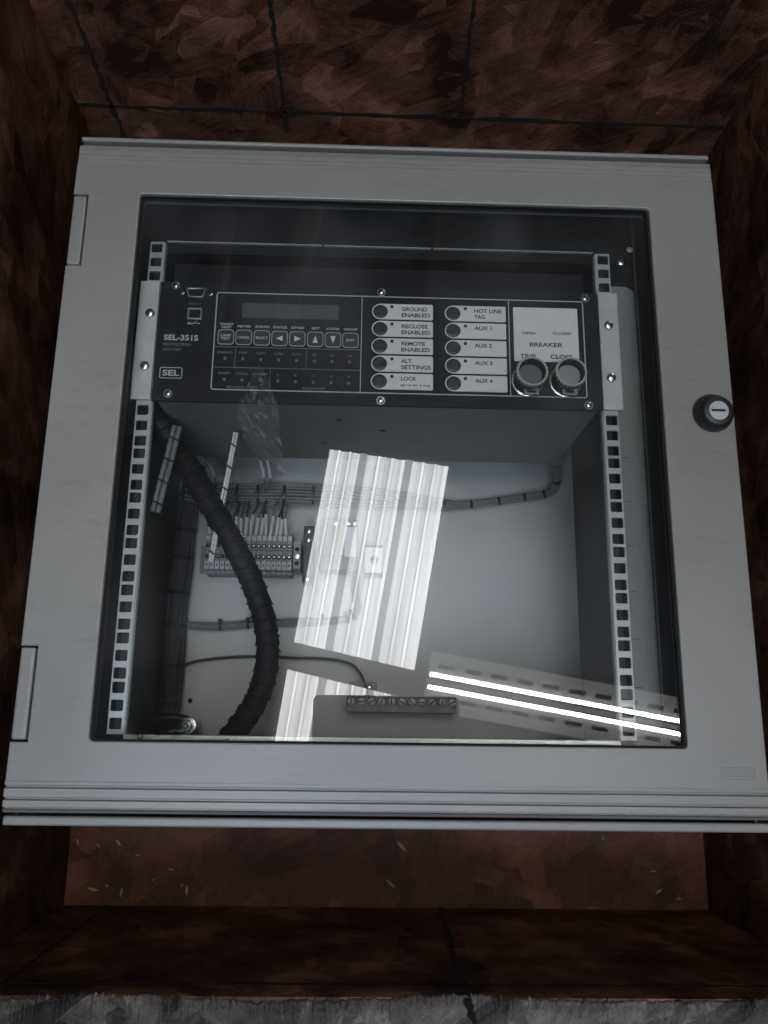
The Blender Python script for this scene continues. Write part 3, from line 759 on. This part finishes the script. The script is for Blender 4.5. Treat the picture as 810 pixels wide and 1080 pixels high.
# breaker label
q = [PX(541.4, 324.2), PX(609, 325.8), PX(610.6, 382.6), PX(542, 381)]
x0 = (q[0].x + q[3].x) / 2; x1 = (q[1].x + q[2].x) / 2; y1 = (q[0].y + q[1].y) / 2; y0 = (q[2].y + q[3].y) / 2
bl = plate('breaker_label', [rrect(x0, x1, y0, y1, 1)], ZP - .1, ZP + .5, 'label', rel, bevel=.12)
for s_, u, v, h_, w_ in (('OPEN', 557.8, 351.4, 2.7, 13.5), ('CLOSED', 592.6, 351.8, 2.7, 19), ('BREAKER', 576, 363.7, 4.2, 34), ('TRIP', 556.8, 375.6, 4.3, 16), ('CLOSE', 592.3, 376.4, 4.3, 22.5)):
    q = PX(u, v, ZP + .5); text(s_, q.x, q.y, ZP + .52, h_, w_, 'ink', bl)
# trip and close push buttons with raised guard collars
for i, ((ub, vb), (ut, vt)) in enumerate((((555, 401), (562.9, 391.8)), ((595.5, 401.5), (603.4, 392.6)))):
    q = PX(ub, vb); t = P(ut, vt, ZP + 24); q = Vector(((q.x + t.x) / 2, (q.y + t.y) / 2, ZP))
    b = B(); seg = 40
    prof = [(14.4, 0), (14.4, 1.2), (14.2, 2.0), (13.6, 3), (13.6, 17), (14.9, 19), (15.1, 23.4), (14.6, 24), (13.6, 24), (12.9, 23.2), (12.6, 12), (2, 11.6)]
    b.lathe(prof, q, seg)
    g = b.done('guard_collar', 'black', rel, q, smooth=True)
    b = B(); b.lathe([(17.0, -.1), (17.0, .7), (16.2, 1.2), (14.5, 1.2)], q, seg); b.done('base_ring', 'steel', g, q, smooth=True)
    b = B(); 
    ringp = [(15.3, 21.8), (15.3, 23.8), (14.8, 24.5), (13.6, 24.5), (13.2, 23.6)]
    rg = []
    for r, z in ringp: rg.append([b.bm.verts.new(q + Vector((r * math.cos(2 * math.pi * k / seg), r * math.sin(2 * math.pi * k / seg), z))) for k in range(seg)])
    for r0, r1 in zip(rg, rg[1:] + rg[:1]):
        for k in range(seg): b.bm.faces.new((r0[k], r0[(k + 1) % seg], r1[(k + 1) % seg], r1[k]))
    # knurls on the rim
    for k in range(24):
        a = 2 * math.pi * k / 24; mt = Matrix.Translation(q) @ Matrix.Rotation(a, 4, 'Z')
        b.box(14.8, 15.9, -.8, .8, 20.5, 23.6, mtx=mt)
    b.done('collar_rim', 'collar', g, q, smooth=True)
    b = B(); b.lathe([(11.8, 11.5), (11.8, 13), (11.2, 13.6), (6, 13.8)], q, seg); b.done('button_cap', 'collar' if i else 'mid', g, q, smooth=True)
    # lockout tab
    e = P(*((560.7, 412.9) if i == 0 else (601.0, 413.2)), ZP + 9)
    plate('lock_tab', [rrect(e.x - 7.4, e.x + 7.4, e.y - 3.5, e.y + 4.0, 1.6), rrect(e.x - 4.3, e.x + 4.3, e.y - 1.2, e.y + 1.5, 1)], ZP + 7, ZP + 10, 'collar', g, bevel=.3)
# panel screws
for u, v in ((402.3, 308.2), (401.5, 422.5), (185.5, 301), (177, 415), (617, 314.6), (621, 427.4)):
    q = PX(u, v); sc_ = screw_head('panel_screw', q.x, q.y, ZP, 3.4, 1.8, rel, 'steel')
    plate('recess_ring', [circ(q.x, q.y, 4.3, 20), circ(q.x, q.y, 3.6, 20)], ZP - .1, ZP + .3, 'zinc', sc_)
# serial socket
q = PX(207.5, 310.8)
def dshape(w, h, k, r=1):
    return [(q.x - w, q.y + h), (q.x - w - k + 1, q.y + h - 1.2), (q.x - w + k, q.y - h + .8), (q.x - w + k + 1, q.y - h), (q.x + w - k - 1, q.y - h), (q.x + w - k, q.y - h + .8), (q.x + w + k - 1, q.y + h - 1.2), (q.x + w, q.y + h)]
sp_ = plate('serial_port', [dshape(9.6, 5.3, 1.8), dshape(8.0, 3.9, 1.8)], ZP - .1, ZP + 5, 'zinc', rel, bevel=.3)
plate('socket_insert', [dshape(8.2, 4.1, 1.8)], ZP - .1, ZP + 2, 'blackdeep', sp_)
for s in (-1, 1):
    b = B(); b.lathe([(2.9, 0), (2.9, 3.4), (1.6, 3.6), (1.4, 5.2)], (q.x + s * 14.2, q.y - .4 * s, ZP), 6); b.done('jack_screw', 'steel', sp_, (q.x + s * 14.2, q.y, ZP))
q2 = PX(205.5, 331.2)
us = plate('usb_port', [rrect(q2.x - 7.4, q2.x + 7.4, q2.y - 6.4, q2.y + 6.4, .8), rrect(q2.x - 5.6, q2.x + 5.6, q2.y - 4.6, q2.y + 4.6, .5)], ZP - .1, ZP + 1.6, 'zinc', rel, bevel=.3)
plate('socket_insert', [rrect(q2.x - 5.8, q2.x + 5.8, q2.y - 4.8, q2.y + 4.8, .4)], ZP - .1, ZP + .3, 'blackdeep', us)
q = PX(205.5, 320.5); text('PORT F', q.x, q.y, LZ, 2.2, 12, 'dimline', fp)
# usb trident
q = PX(205, 341)
plate('trident_symbol', [[(q.x - 4.5, q.y - .35), (q.x + 4, q.y - .35), (q.x + 4, q.y - 1.1), (q.x + 6, q.y), (q.x + 4, q.y + 1.1), (q.x + 4, q.y + .35), (q.x - 4.5, q.y + .35)], circ(q.x - 5.6, q.y, 1.3, 12), [(q.x - 1, q.y + .36), (q.x + 1, q.y + 2.3), (q.x + 3, q.y + 2.3), (q.x + 3, q.y + 1.8), (q.x + 1.2, q.y + 1.8), (q.x, q.y + .36)], [(q.x - 3, q.y - .36), (q.x - 1, q.y - 2.3), (q.x + 1, q.y - 2.3), (q.x + 1, q.y - 1.8), (q.x - .8, q.y - 1.8), (q.x - 2, q.y - .36)]], ZP - .1, ZP + .12, 'line', fp)
q = PX(173, 355.6); text('SEL-351S', q.x, q.y, LZ, 5.6, 34, 'line', fp, 'L')
q = PX(172, 362.9); text('PROTECTION', q.x, q.y, LZ, 2.7, 27.5, 'dimline', fp, 'L')
q = PX(171.6, 368.3); text('SYSTEM', q.x, q.y, LZ, 2.7, 17.5, 'dimline', fp, 'L')
q = PX(180.2, 393.2)
lg = plate('logo_frame', [rrect(q.x - 11.2, q.x + 11.2, q.y - 6, q.y + 6, 2), rrect(q.x - 10.4, q.x + 10.4, q.y - 5.2, q.y + 5.2, 1.4)], ZP - .1, ZP + .15, 'line', fp)
text('SEL', q.x, q.y, LZ, 5.8, 16.5, 'line', fp)

# ================================================================== WIRING
def ring_tie(b, c, d, r, wdt=2.4, head=True):
    """a cable tie loop round direction d"""
    d = Vector(d).normalized(); c = Vector(c)
    b.tube([c - d * wdt / 2, c + d * wdt / 2], r, 14)
    if head:
        s_ = d.cross(Vector((0, 0, 1))); s_ = (s_ * (-1 if s_.y < 0 else 1)).normalized() if s_.length > .1 else Vector((1, 0, 0))
        b.box(-2.3, 2.3, -2.3, 2.3, -2, 2.6, mtx=Matrix.Translation(c + s_ * (r + .8) + Vector((0, 0, r * .6))))
def bundle(name, label, ctrl, r, m, ties, nwire=5, tr=None, group=None, flat=1.0, n=48):
    pts = curve_pts(ctrl, n)
    root = thing(name, label, 'cable bundle', pts[0], group)
    b = B(); rr = random.Random(len(ctrl) * 7)
    # separate strands laid side by side
    for k in range(nwire):
        off = (k - (nwire - 1) / 2) / max(1, (nwire - 1) / 2) if nwire > 1 else 0
        ph = rr.uniform(0, 6)
        pp = []
        for i, p in enumerate(pts):
            d = (pts[min(i + 1, len(pts) - 1)] - pts[max(i - 1, 0)]).normalized()
            s = d.cross(Vector((0, 0, 1)));
            if s.length < .1: s = Vector((1, 0, 0))
            s.normalize()
            wob = .12 * math.sin(i * .35 + ph)
            pp.append(p + s * (off + wob) * r * .72 + Vector((0, 0, math.sqrt(max(0, 1 - off * off)) * r * .45 * (1 if k % 2 else .4))))
        b.tube(pp, r / nwire * 1.15 + .5 if nwire > 1 else r, 8)
    if nwire > 1: b.tube(pts, r * .72, 10)
    b.done('wires', m, root, pts[0], smooth=True)
    for t in ties:
        i = int(t * (len(pts) - 1)); i = max(1, min(len(pts) - 2, i))
        bb = B(); ring_tie(bb, pts[i], pts[i + 1] - pts[i - 1], (tr or r * 1.12) + .5, 3.4); bb.done('cable_tie', 'tie', root, pts[i])
    return root, pts

def V(u, v, z): return P(u, v, z)
# conduit in spiral wrap
ctrl = [V(150, 432, -30), V(172, 452, -42), V(192, 484, -60), V(216, 522, -90), V(243, 568, -120), V(265, 612, -140), V(279, 655, -150), V(282, 695, -150), V(272, 735, -150), V(251, 768, -160), V(225, 800, -190)]
pts = curve_pts(ctrl, 300)
cr = thing('wrapped_cable', 'thick black spiral wrapped cable curving down the left inside of the cabinet', 'cable', pts[0])
b = B(); rr_ = 13.2
def saw(t):
    k = (t * 30) % 1.0
    return rr_ * (.92 + .12 * k) if True else rr_
b.tube(pts, saw, 22)
b.done('spiral_wrap', 'conduit', cr, pts[0], smooth=True)
# thin bright turns where the wrap catches light
b = B()
for k in range(26):
    i = int((k + .5) / 26 * (len(pts) - 3)) + 1
    d = (pts[i + 1] - pts[i - 1]).normalized(); s = d.cross(Vector((0, 0, 1))).normalized(); u_ = s.cross(d)
    arc = [pts[i] + (s * math.cos(a) + u_ * math.sin(a)) * rr_ * 1.05 + d * (a - 1.6) * 3.0 for a in [math.radians(q) for q in range(-10, 191, 20)]]
    b.tube(arc, .7, 6)
b.done('wrap_edge', 'conduit', cr, pts[0], smooth=True)
# second dark cable beside it, coming from behind the relay
ctrl = [V(176, 462, -70), V(205, 492, -110), V(222, 520, -170), V(226, 545, -215)]
root, _ = bundle('dark_cable', 'short dark cable tucked behind the spiral wrapped cable under the relay', ctrl, 7, 'loom', (.4, .8), 1)

# loom down the left wall
ctrl = [V(203, 505, -278), V(196, 560, -280), V(189, 620, -280), V(183, 690, -280), V(177, 765, -280), V(173, 800, -280)]
root, pts = bundle('wall_loom', 'wide dark wire loom tied at intervals down the left wall of the cabinet', ctrl, 14, 'loom', [.08, .2, .31, .42, .53, .64, .74, .84, .93], 5, tr=13.6, n=60)

# main horizontal bundle above the terminals
ctrl = [V(196, 516, -266), V(232, 520.5, -272), V(300, 521.5, -278), V(360, 524, -280), V(420, 528, -284), V(469, 532.6, -286), V(497, 532, -286), V(526, 528.5, -284), V(553, 524.5, -282), V(576, 520.5, -278), V(586, 513, -262), V(588, 492, -232)]
def bund_main():
    pts = curve_pts(ctrl, 120)
    root = thing('wire_bundle', 'grey horizontal wire bundle with black ties running under the relay to the right', 'cable bundle', pts[0])
    b = B(); n = len(pts)
    for k in range(7):
        off = (k - 3) / 3; pp = []
        for i, p in enumerate(pts):
            t = i / (n - 1); R = 11 * (1 - min(1, max(0, (t - .33) / .17))) + 4.4
            d = (pts[min(i + 1, n - 1)] - pts[max(i - 1, 0)]).normalized(); s = d.cross(Vector((0, 0, 1)))
            s = s.normalized() if s.length > .1 else Vector((1, 0, 0))
            pp.append(p + s * off * R * .85 + Vector((0, 0, (1.8 if k % 2 else .2) + .5 * math.sin(i * .21 + k))))
        b.tube(pp, lambda t: 1.75 if t < .4 else 1.5, 8)
    b.done('wires', 'wiregrey', root, pts[0], smooth=True)
    for (u, v, R) in ((228, 520.5, 13), (249.5, 521, 13), (271.7, 521, 13), (297.7, 521.5, 13), (329, 523, 13), (469, 532.6, 5.6), (497, 532, 5.6), (526, 528.5, 5.6), (553, 524.5, 5.6), (575, 520.6, 5.6), (586.5, 508, 5.6)):
        i = min(range(1, n - 1), key=lambda j: (pts[j] - V(u, v, pts[j].z)).length)
        bb = B(); bb.tube([pts[i] - (pts[i + 1] - pts[i - 1]).normalized() * 1.6, pts[i] + (pts[i + 1] - pts[i - 1]).normalized() * 1.6], R * (1.0), 14, flat=.62 if R > 8 else 1.0)
        if R > 8: bb.box(-2.2, 2.2, -2.5, 2.5, 5, 8.5, mtx=Matrix.Translation(pts[i]))
        bb.done('cable_tie', 'tie', root, pts[i])
bund_main()
# lower bundle
ctrl = [V(188, 652, -286), V(196, 658.5, -287), V(225, 660.5, -290), V(257, 659, -290), V(300, 657, -290), V(345, 655, -290), V(368, 652, -290), V(377, 643, -288), V(375, 628, -288), V(374, 604, -285)]
root, pts = bundle('wire_bundle', 'thin grey wire bundle tied across the mounting plate below the terminal row', ctrl, 4.6, 'wiregrey', [.1, .26, .36, .55, .66, .72], 4, tr=5.2, n=80)
# single earth wire
ctrl = [V(178, 716, -284), V(190, 704, -288), V(207, 697.5, -291), V(238, 693.5, -292), V(275, 692.4, -292), V(310, 693.8, -291), V(345, 695, -289), V(368, 699.5, -284), V(379, 709, -276), V(385, 722, -262), V(388, 734, -256)]
pts = curve_pts(ctrl, 60); b = B(); b.tube(pts, 1.8, 10)
tag(b.done('earth_wire', 'wiredark', None, pts[0], smooth=True), 'single thin dark wire arching across the plate to the metal bar', 'wire')
# solid pale strips added for streaks taken as reflections
def strip(c0, c1, wdt, label, m, nt, two=True):
    c0, c1 = Vector(c0), Vector(c1); d = (c1 - c0).normalized(); s = d.cross(Vector((0, 0, 1))).normalized(); u_ = s.cross(d)
    root = thing('streak_strip_pair', label, 'strip pair', c0, 'mirrored streak strips beside the wrapped cable')
    n = 16
    for k, off in enumerate((-.27, .27)):
        pts = [c0.lerp(c1, i / n) + s * wdt * off + u_ * .8 * math.sin(i * .7 + k) for i in range(n + 1)]
        b = B(); b.tube(pts, wdt * .25, 10); b.done('wire', m[k], root, c0, smooth=True)
    for k in range(nt):
        c = c0.lerp(c1, (k + .6) / nt); b = B(); mt = Matrix.Translation(c) @ Matrix.Rotation(.5, 4, 'Z')
        b.tube([c - d * .6 - s * wdt * .56 + d * 2, c + d * .6 + s * wdt * .56 - d * 2], .9, 8)
        b2 = B(); b2.bm.free(); b2.bm = b.bm
        for v in b.bm.verts: v.co += Vector((0, 0, wdt * .3))
        b.done('cable_tie', 'tie', root, c)
strip(V(187, 450, -14), V(163.5, 540, -14), 10, 'wide pale strips standing in for a mirrored streak, with black ties at the upper left, beside the rack rail', ('mid', 'mid'), 4)
strip(V(249, 456, -70), V(222, 592, -120), 5.5, 'narrow white strips standing in for a mirrored streak hanging over the left end of the terminal row', ('white', 'white'), 6)
# short white wires from the relay rear into the bundle
for i, (u0, v0, u1, v1) in enumerate(((217, 483, 225.7, 502), (274, 484.5, 278.3, 503), (281.6, 484.5, 285, 503.7))):
    a_, c_ = V(u0, v0, -225), V(u1, v1, -245); e_ = V(u1 - (5 if i else 8), v1 + 15, -270)
    root = thing('sleeved_wire', ('white sleeved wire dropping from the relay left of the other two', 'white sleeved wire dropping into the tied bundle, first of the close pair', 'white sleeved wire dropping into the tied bundle, second of the close pair')[i], 'wire', a_, 'sleeved wires under the relay')
    b = B(); b.tube(curve_pts([a_, (a_ + c_) / 2 + Vector((.6, 0, 1)), c_], 12), 2.2, 10); b.done('marker_sleeve', 'white', root, a_, smooth=True)
    b = B(); b.tube(curve_pts([c_, c_ + Vector((.5, -6, -6)), e_], 14), 1.4, 8); b.done('wire', 'wiregrey', root, c_, smooth=True)
    b = B(); b.tube([a_, a_ + Vector((-2, 14, 22))], 1.4, 8); b.done('wire', 'wiregrey', root, a_, smooth=True)

# ================================================================== TERMINAL ROW
TZ = -252
tl, tr_ = P(216, 583, TZ), P(308, 583, TZ)
rail_c = (tl + tr_) / 2
b = B()
railL = P(212, 585, -296).x; railR = P(332, 585, -296).x
ycen = P(262, 583, TZ).y - 2
b.box(railL, railR, ycen - 17.5, ycen + 17.5, ZB, -292.5)
tag(b.done('din_rail', 'dinrail', None, (railL, ycen, ZB)), 'horizontal steel mounting rail under the row of terminals', 'mounting rail')
npitch = 17; pit = (tr_.x - tl.x) / npitch
yT, yBm = P(262, 564, TZ).y, P(262, 601, TZ).y
yr1, yr2 = P(262, 575.8, TZ).y, P(262, 587.2, TZ).y
ytag0, ytag1 = P(262, 592, TZ).y, P(262, 600.5, TZ).y
ym0, ym1 = P(262, 565, TZ).y, P(262, 570, TZ).y
def terminal_meshes():
    out = []
    x0, x1 = .25, pit - .25
    b = B(); b.box(x0, x1, yBm - 4, yT + 4, -291.5, -262); b.box(x0, x1, yr2 + 5, yr1 - 5.2, -261.8, -256); b.box(x0, x1, yr1 - 5, yT, -261.8, TZ - 1); b.box(x0, x1, yBm, yr2 + 4.8, -261.8, TZ - 2); out.append(('housing', b, 'term', .3))
    b = B(); b.box(x0 + .3, x1 - .3, ytag1, ytag0, TZ - 1.8, TZ + .2); out.append(('end_tag', b, 'termlight', .3))
    b = B(); b.box(pit / 2 - .9, pit / 2 + .9, (ytag0 + ytag1) / 2 - 1.2, (ytag0 + ytag1) / 2 + 1.2, TZ + .1, TZ + .5); out.append(('test_hole', b, 'blackdeep', 0))
    b = B(); b.box(x0 + .3, x1 - .3, ym1, ym0, TZ - .9, TZ + 1.0); out.append(('marker_tag', b, 'termlight', .2))
    for yy in (yr1, yr2):
        b = B(); b.lathe([(2.5, TZ - 1.2 if yy == yr1 else TZ - 2.2), (2.6, TZ + .1), ], (pit / 2, yy, 0), 14); out.append(('screw_well', b, 'blackdeep', 0))
        b = B(); b.lathe([(1.75, TZ - .2), (1.75, TZ + .8), (1.1, TZ + 1.3)], (pit / 2, yy, 0), 12); out.append(('screw', b, 'steel', 0))
    return out
base = None
TG = 'grey terminals clipped on the rail'
ords = ['first', 'second', 'third', 'fourth', 'fifth', 'sixth', 'seventh', 'eighth', 'ninth', 'tenth', 'eleventh', 'twelfth', 'thirteenth', 'fourteenth', 'fifteenth', 'sixteenth', 'seventeenth']
for i in range(npitch):
    lab = 'grey screw terminal clipped on the rail, %s in the row from the hinge side' % ords[i]
    if i == 0:
        base = thing('screw_terminal', lab, 'terminal', (0, ycen, -292), TG)
        for nm, b, m, bv in terminal_meshes(): b.done(nm, m, base, (0, ycen, -292), bevel=bv, seg=1)
        base.location.x = tl.x * S; src = base
    else:
        r = src.copy(); col.objects.link(r); r.location.x = (tl.x + i * pit) * S; r['label'] = lab
        for chd in src.children:
            c = chd.copy(); col.objects.link(c); c.parent = r
# end stop and earth terminal
e0 = P(309.2, 583, TZ).x; e1 = P(317, 583, TZ).x
es = thing('end_clamp', 'pale end clamp with two dark screws closing the terminal row', 'end clamp', (e0, ycen, -292))
b = B(); b.box(e0, e1, yBm + 3, yT - 6, -291.5, TZ - 2); b.done('housing', 'term', es, (e0, ycen, -292), bevel=.8)
for dy in (8, -1, -10):
    b = B(); b.lathe([(3, TZ - 2.2), (3, TZ - 1.5), (1.6, TZ - 1.4)], ((e0 + e1) / 2, ycen + dy, 0), 14); b.done('screw', 'blackdeep' if dy != -1 else 'steel', es, (e0, ycen + dy, TZ))
# relay base / fuse holder, dark
f0, f1 = P(319, 585, -248).x, P(330, 585, -248).x; fy0, fy1 = P(324, 612, -248).y, P(324, 553, -248).y
fh = thing('fuse_holder', 'tall dark fuse holder beside the terminal row, half under the bright reflection', 'fuse holder', (f0, ycen, -292))
b = B(); b.box(f0, f1, fy0, fy1, -291.5, -256); b.done('housing', 'black', fh, (f0, ycen, -292), bevel=1)
b = B(); b.box(f0 + 1.5, f1 - 1.5, fy0 + 6, fy1 - 30, -256, -246); b.done('fuse_lever', 'wiredark', fh, (f0, ycen, -256), bevel=.6)
for yy in (fy1 - 7, fy1 - 18, fy0 + 3):
    b = B(); b.lathe([(3.4, -256), (3.4, -254.4), (2.2, -253.8)], ((f0 + f1) / 2, yy, 0), 16); b.done('screw', 'steel', fh, (f0, yy, -256), smooth=True)
# pale modules partly hidden by the reflection
m0, m1 = P(337, 570, -245), P(377, 570, -245)
md = thing('circuit_breaker', 'pale miniature circuit breaker with a dark lever under the bright reflection', 'circuit breaker', (m0.x, ycen, -292))
yy0, yy1 = P(362, 600, -245).y, P(362, 546, -245).y
b = B(); b.box(m0.x, m1.x, yy0, yy1, -291.5, -252); b.box(m0.x, m1.x, yy0 + 16, yy1 - 16, -252, -240); b.done('housing', 'wiregrey', md, (m0.x, ycen, -292), bevel=1)
b = B(); b.box(m1.x - 16, m1.x - 1, yy0 + 14, yy1 - 14, -239.8, -236); b.done('lever', 'modwhite', md, (m0.x, ycen, -240), bevel=.8)
for xx in (m1.x - 12, m1.x - 4, m1.x - 28):
    b = B(); b.lathe([(2.8, -252), (2.8, -251), (1.6, -250.6)], (xx, yy1 - 6, 0), 14); b.done('screw', 'steel', md, (xx, yy1, -252))
s0, s1 = P(385, 577, -265), P(403.5, 604, -265)
sk = thing('key_switch', 'square pale plate with a round knob right of the circuit breaker', 'switch', (s0.x, s0.y, -299))
plate('face_plate', [rrect(s0.x, s1.x, s1.y, s0.y, 1.5)], -292, -265, 'modwhite', sk, bevel=1)
cxs, cys = (s0.x + s1.x) / 2, (s0.y + s1.y) / 2
b = B(); b.box(s0.x, s1.x, s0.y + 1, s0.y + 3, -290, -268); b.box(s0.x, s1.x, s1.y - 3, s1.y - 1, -290, -268); b.done('clip_bar', 'wiredark', sk, (s0.x, s0.y, -290))
b = B(); b.lathe([(5.4, -265), (5.4, -262), (4.6, -261), (2, -260.4)], (cxs, cys, 0), 24); b.done('knob', 'term', sk, (cxs, cys, -265), smooth=True)
b = B(); b.box(cxs - 3.6, cxs + 3.6, cys - .7, cys + .7, -260.6, -259.6); b.done('knob_mark', 'wiredark', sk, (cxs, cys, -260))

# ferrule sleeves and wires rising from the terminals into the bundle
rr = random.Random(3)
for i in range(npitch - 1):
    x = tl.x + (i + .5) * pit + rr.uniform(-1, 1); y0 = yT + 1; ln = 20 + rr.uniform(-2, 4) + (3 if i > 5 else 0); lean = rr.uniform(-1.5, 3.5)
    a_ = Vector((x, y0, TZ - 8)); c_ = Vector((x + lean, y0 + ln, TZ - 6 + rr.uniform(-2, 2)))
    e_ = Vector((x + lean * 2.2 + rr.uniform(-4, 4), P(262, 526, -272).y, -276))
    root = thing('terminal_wire', 'dark wire with a white marker sleeve above the %s terminal' % ords[i], 'wire', a_, 'sleeved wires above the terminals')
    b = B(); b.tube([a_ - Vector((0, 4, 2)), a_, (a_ + c_) / 2 + Vector((0, 0, .4)), c_], 2.05, 10); b.done('marker_sleeve', 'white', root, a_, smooth=True)
    b = B(); b.tube(curve_pts([c_, c_.lerp(e_, .5) + Vector((rr.uniform(-2, 2), 0, 4)), e_], 12), 1.6, 8); b.done('wire', 'wiredark' if i % 3 else 'wiregrey', root, c_, smooth=True)

# ================================================================== EARTH BAR, BOLT
g0, g1 = P(366, 734, -252), P(481.5, 752.5, -252)
gb = thing('earth_bar', 'tarnished metal bar with eleven slotted screws at the bottom of the cabinet', 'terminal bar', ((g0.x + g1.x) / 2, (g0.y + g1.y) / 2, ZB))
b = B(); b.box(g0.x, g1.x, g1.y, g0.y, -266, -252); b.done('bar', 'tin', gb, (g0.x, g0.y, -266), bevel=.6)
b = B(); b.box(g0.x, g1.x, g1.y - .2, g1.y + 3.2, -267, -263); b.box(g0.x + 5, g0.x + 15, g1.y + 3, g0.y - 3, ZB, -266.2); b.box(g1.x - 15, g1.x - 5, g1.y + 3, g0.y - 3, ZB, -266.2); b.done('standoff', 'black', gb, (g0.x, g0.y, ZB))
pts11 = 11; rs = random.Random(11)
for i in range(pts11):
    x = g0.x + 5 + (g1.x - g0.x - 10) * i / (pts11 - 1); y = (g0.y + g1.y) / 2 + 3.2; an = [1.5, .05, .5, 1.2, 1.57, -.5, -.9, 0, .8, 1.4, .4][i]
    b = B(); seg = 24
    b.lathe([(4.6, -252), (4.6, -250.9), (4.0, -250.5)], (x, y, 0), seg); scr = b.done('screw', 'barscrew', gb, (x, y, -252), smooth=True)
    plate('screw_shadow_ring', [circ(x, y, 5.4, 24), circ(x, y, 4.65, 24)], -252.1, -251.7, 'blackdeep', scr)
    mt = Matrix.Translation((x, y, 0)) @ Matrix.Rotation(an, 4, 'Z')
    b = B(); b.box(-4.0, 4.0, -.7, .7, -250.6, -250.2, mtx=mt); b.done('slot', 'blackdeep', scr, (x, y, -250))
p0_, p1_ = P(368, 719, -262), P(397, 735, -262)
lg_ = thing('cable_lug', 'small dark lug block where the thin wire meets the metal bar', 'cable lug', (p0_.x, p0_.y, -262))
b = B(); b.box(p0_.x, p1_.x, p1_.y, p0_.y, -272, -262); b.done('lug_block', 'tin', lg_, (p0_.x, p0_.y, -272), bevel=.8)
b = B(); b.lathe([(3.6, -262), (3.6, -259), (2.2, -258.4)], ((p0_.x + p1_.x) / 2 + 8, (p0_.y + p1_.y) / 2 + 2, 0), 18); b.done('screw', 'steel', lg_, (p0_.x, p0_.y, -262), smooth=True)
# earth stud with cable at the lower left corner
q = P(197.5, 765.5, -235)
st = thing('earth_stud', 'steel stud with washer and dark cable lug in the bottom hinge side corner', 'bolt', (q.x, q.y, ZB))
b = B(); b.lathe([(5, ZB), (5, -240), (9.5, -239.8), (9.5, -237.8), (7.6, -237.6)], (q.x, q.y, 0), 32); b.done('washer', 'steel', st, (q.x, q.y, -239), smooth=True)
b = B(); b.lathe([(6.6, -237.6), (6.6, -232), (5.6, -231)], (q.x, q.y, 0), 6); b.done('nut', 'zinc', st, (q.x, q.y, -237))
b = B(); b.lathe([(3.4, -231), (3.4, -226), (2.6, -225.2)], (q.x, q.y, 0), 16); b.done('thread', 'steel', st, (q.x, q.y, -231), smooth=True)
b = B(); b.tube(curve_pts([V(199, 760, -244), V(188, 757.5, -242), V(172, 757, -238), V(160, 760, -236)], 16), 5.2, 14); b.done('cable', 'black', st, (q.x, q.y, -240), smooth=True)
b = B(); b.tube(curve_pts([V(196, 771, -240), V(186, 771, -240), V(176, 772, -240)], 10), 3.4, 12); b.done('cable', 'zinc', st, (q.x, q.y, -240), smooth=True)

# ================================================================== REFLECTED GLARE, BUILT AS A CRUMPLED CLEAR SHEET
def filmmat():
    m = bpy.data.materials.new('reflected_glare_film'); m.use_nodes = True
    nt = m.node_tree; N = nt.nodes; L = nt.links; N.remove(N['Principled BSDF'])
    g = N.new('ShaderNodeBsdfGlossy'); g.inputs['Roughness'].default_value = .42; g.inputs[0].default_value = (.9, .9, .9, 1)
    d = N.new('ShaderNodeBsdfDiffuse'); d.inputs[0].default_value = (.75, .75, .72, 1)
    t = N.new('ShaderNodeBsdfTransparent')
    m1 = N.new('ShaderNodeMixShader'); m1.inputs[0].default_value = .5; L.new(g.outputs[0], m1.inputs[1]); L.new(d.outputs[0], m1.inputs[2])
    m2 = N.new('ShaderNodeMixShader'); m2.inputs[0].default_value = .08; L.new(t.outputs[0], m2.inputs[1]); L.new(m1.outputs[0], m2.inputs[2])
    L.new(m2.outputs[0], N['Material Output'].inputs[0]); return m
M['film'] = filmmat()
rf = random.Random(4); b = B()
left = [V(272, 385, 9), V(262, 404, 9), V(253, 424, 8), V(250, 440, 2), V(256, 460, -8), V(266, 478, -16)]
right = [V(276, 386, 9), V(285, 404, 9), V(291, 424, 8), V(295, 446, 2), V(297, 470, -8), V(301, 500, -16)]
rows = []; NR, NC = 22, 10
for i in range(NR + 1):
    t = i / NR * 5; k = min(4, int(t)); f = t - k
    l, r_ = left[k].lerp(left[k + 1], f), right[k].lerp(right[k + 1], f); row = []
    for j in range(NC + 1):
        p = l.lerp(r_, j / NC) + Vector((rf.uniform(-.9, .9), rf.uniform(-.9, .9), rf.uniform(-2.6, 2.6)))
        row.append(b.bm.verts.new(p))
    rows.append(row)
for i in range(NR):
    for j in range(NC):
        q = (rows[i][j], rows[i][j + 1], rows[i + 1][j + 1], rows[i + 1][j])
        b.bm.faces.new((q[0], q[1], q[2])); b.bm.faces.new((q[0], q[2], q[3]))
tag(b.done('glare_sheet', 'film', None, left[0]), 'crumpled clear sheet standing in for mirrored glare at the lower edge of the relay', 'glare sheet')
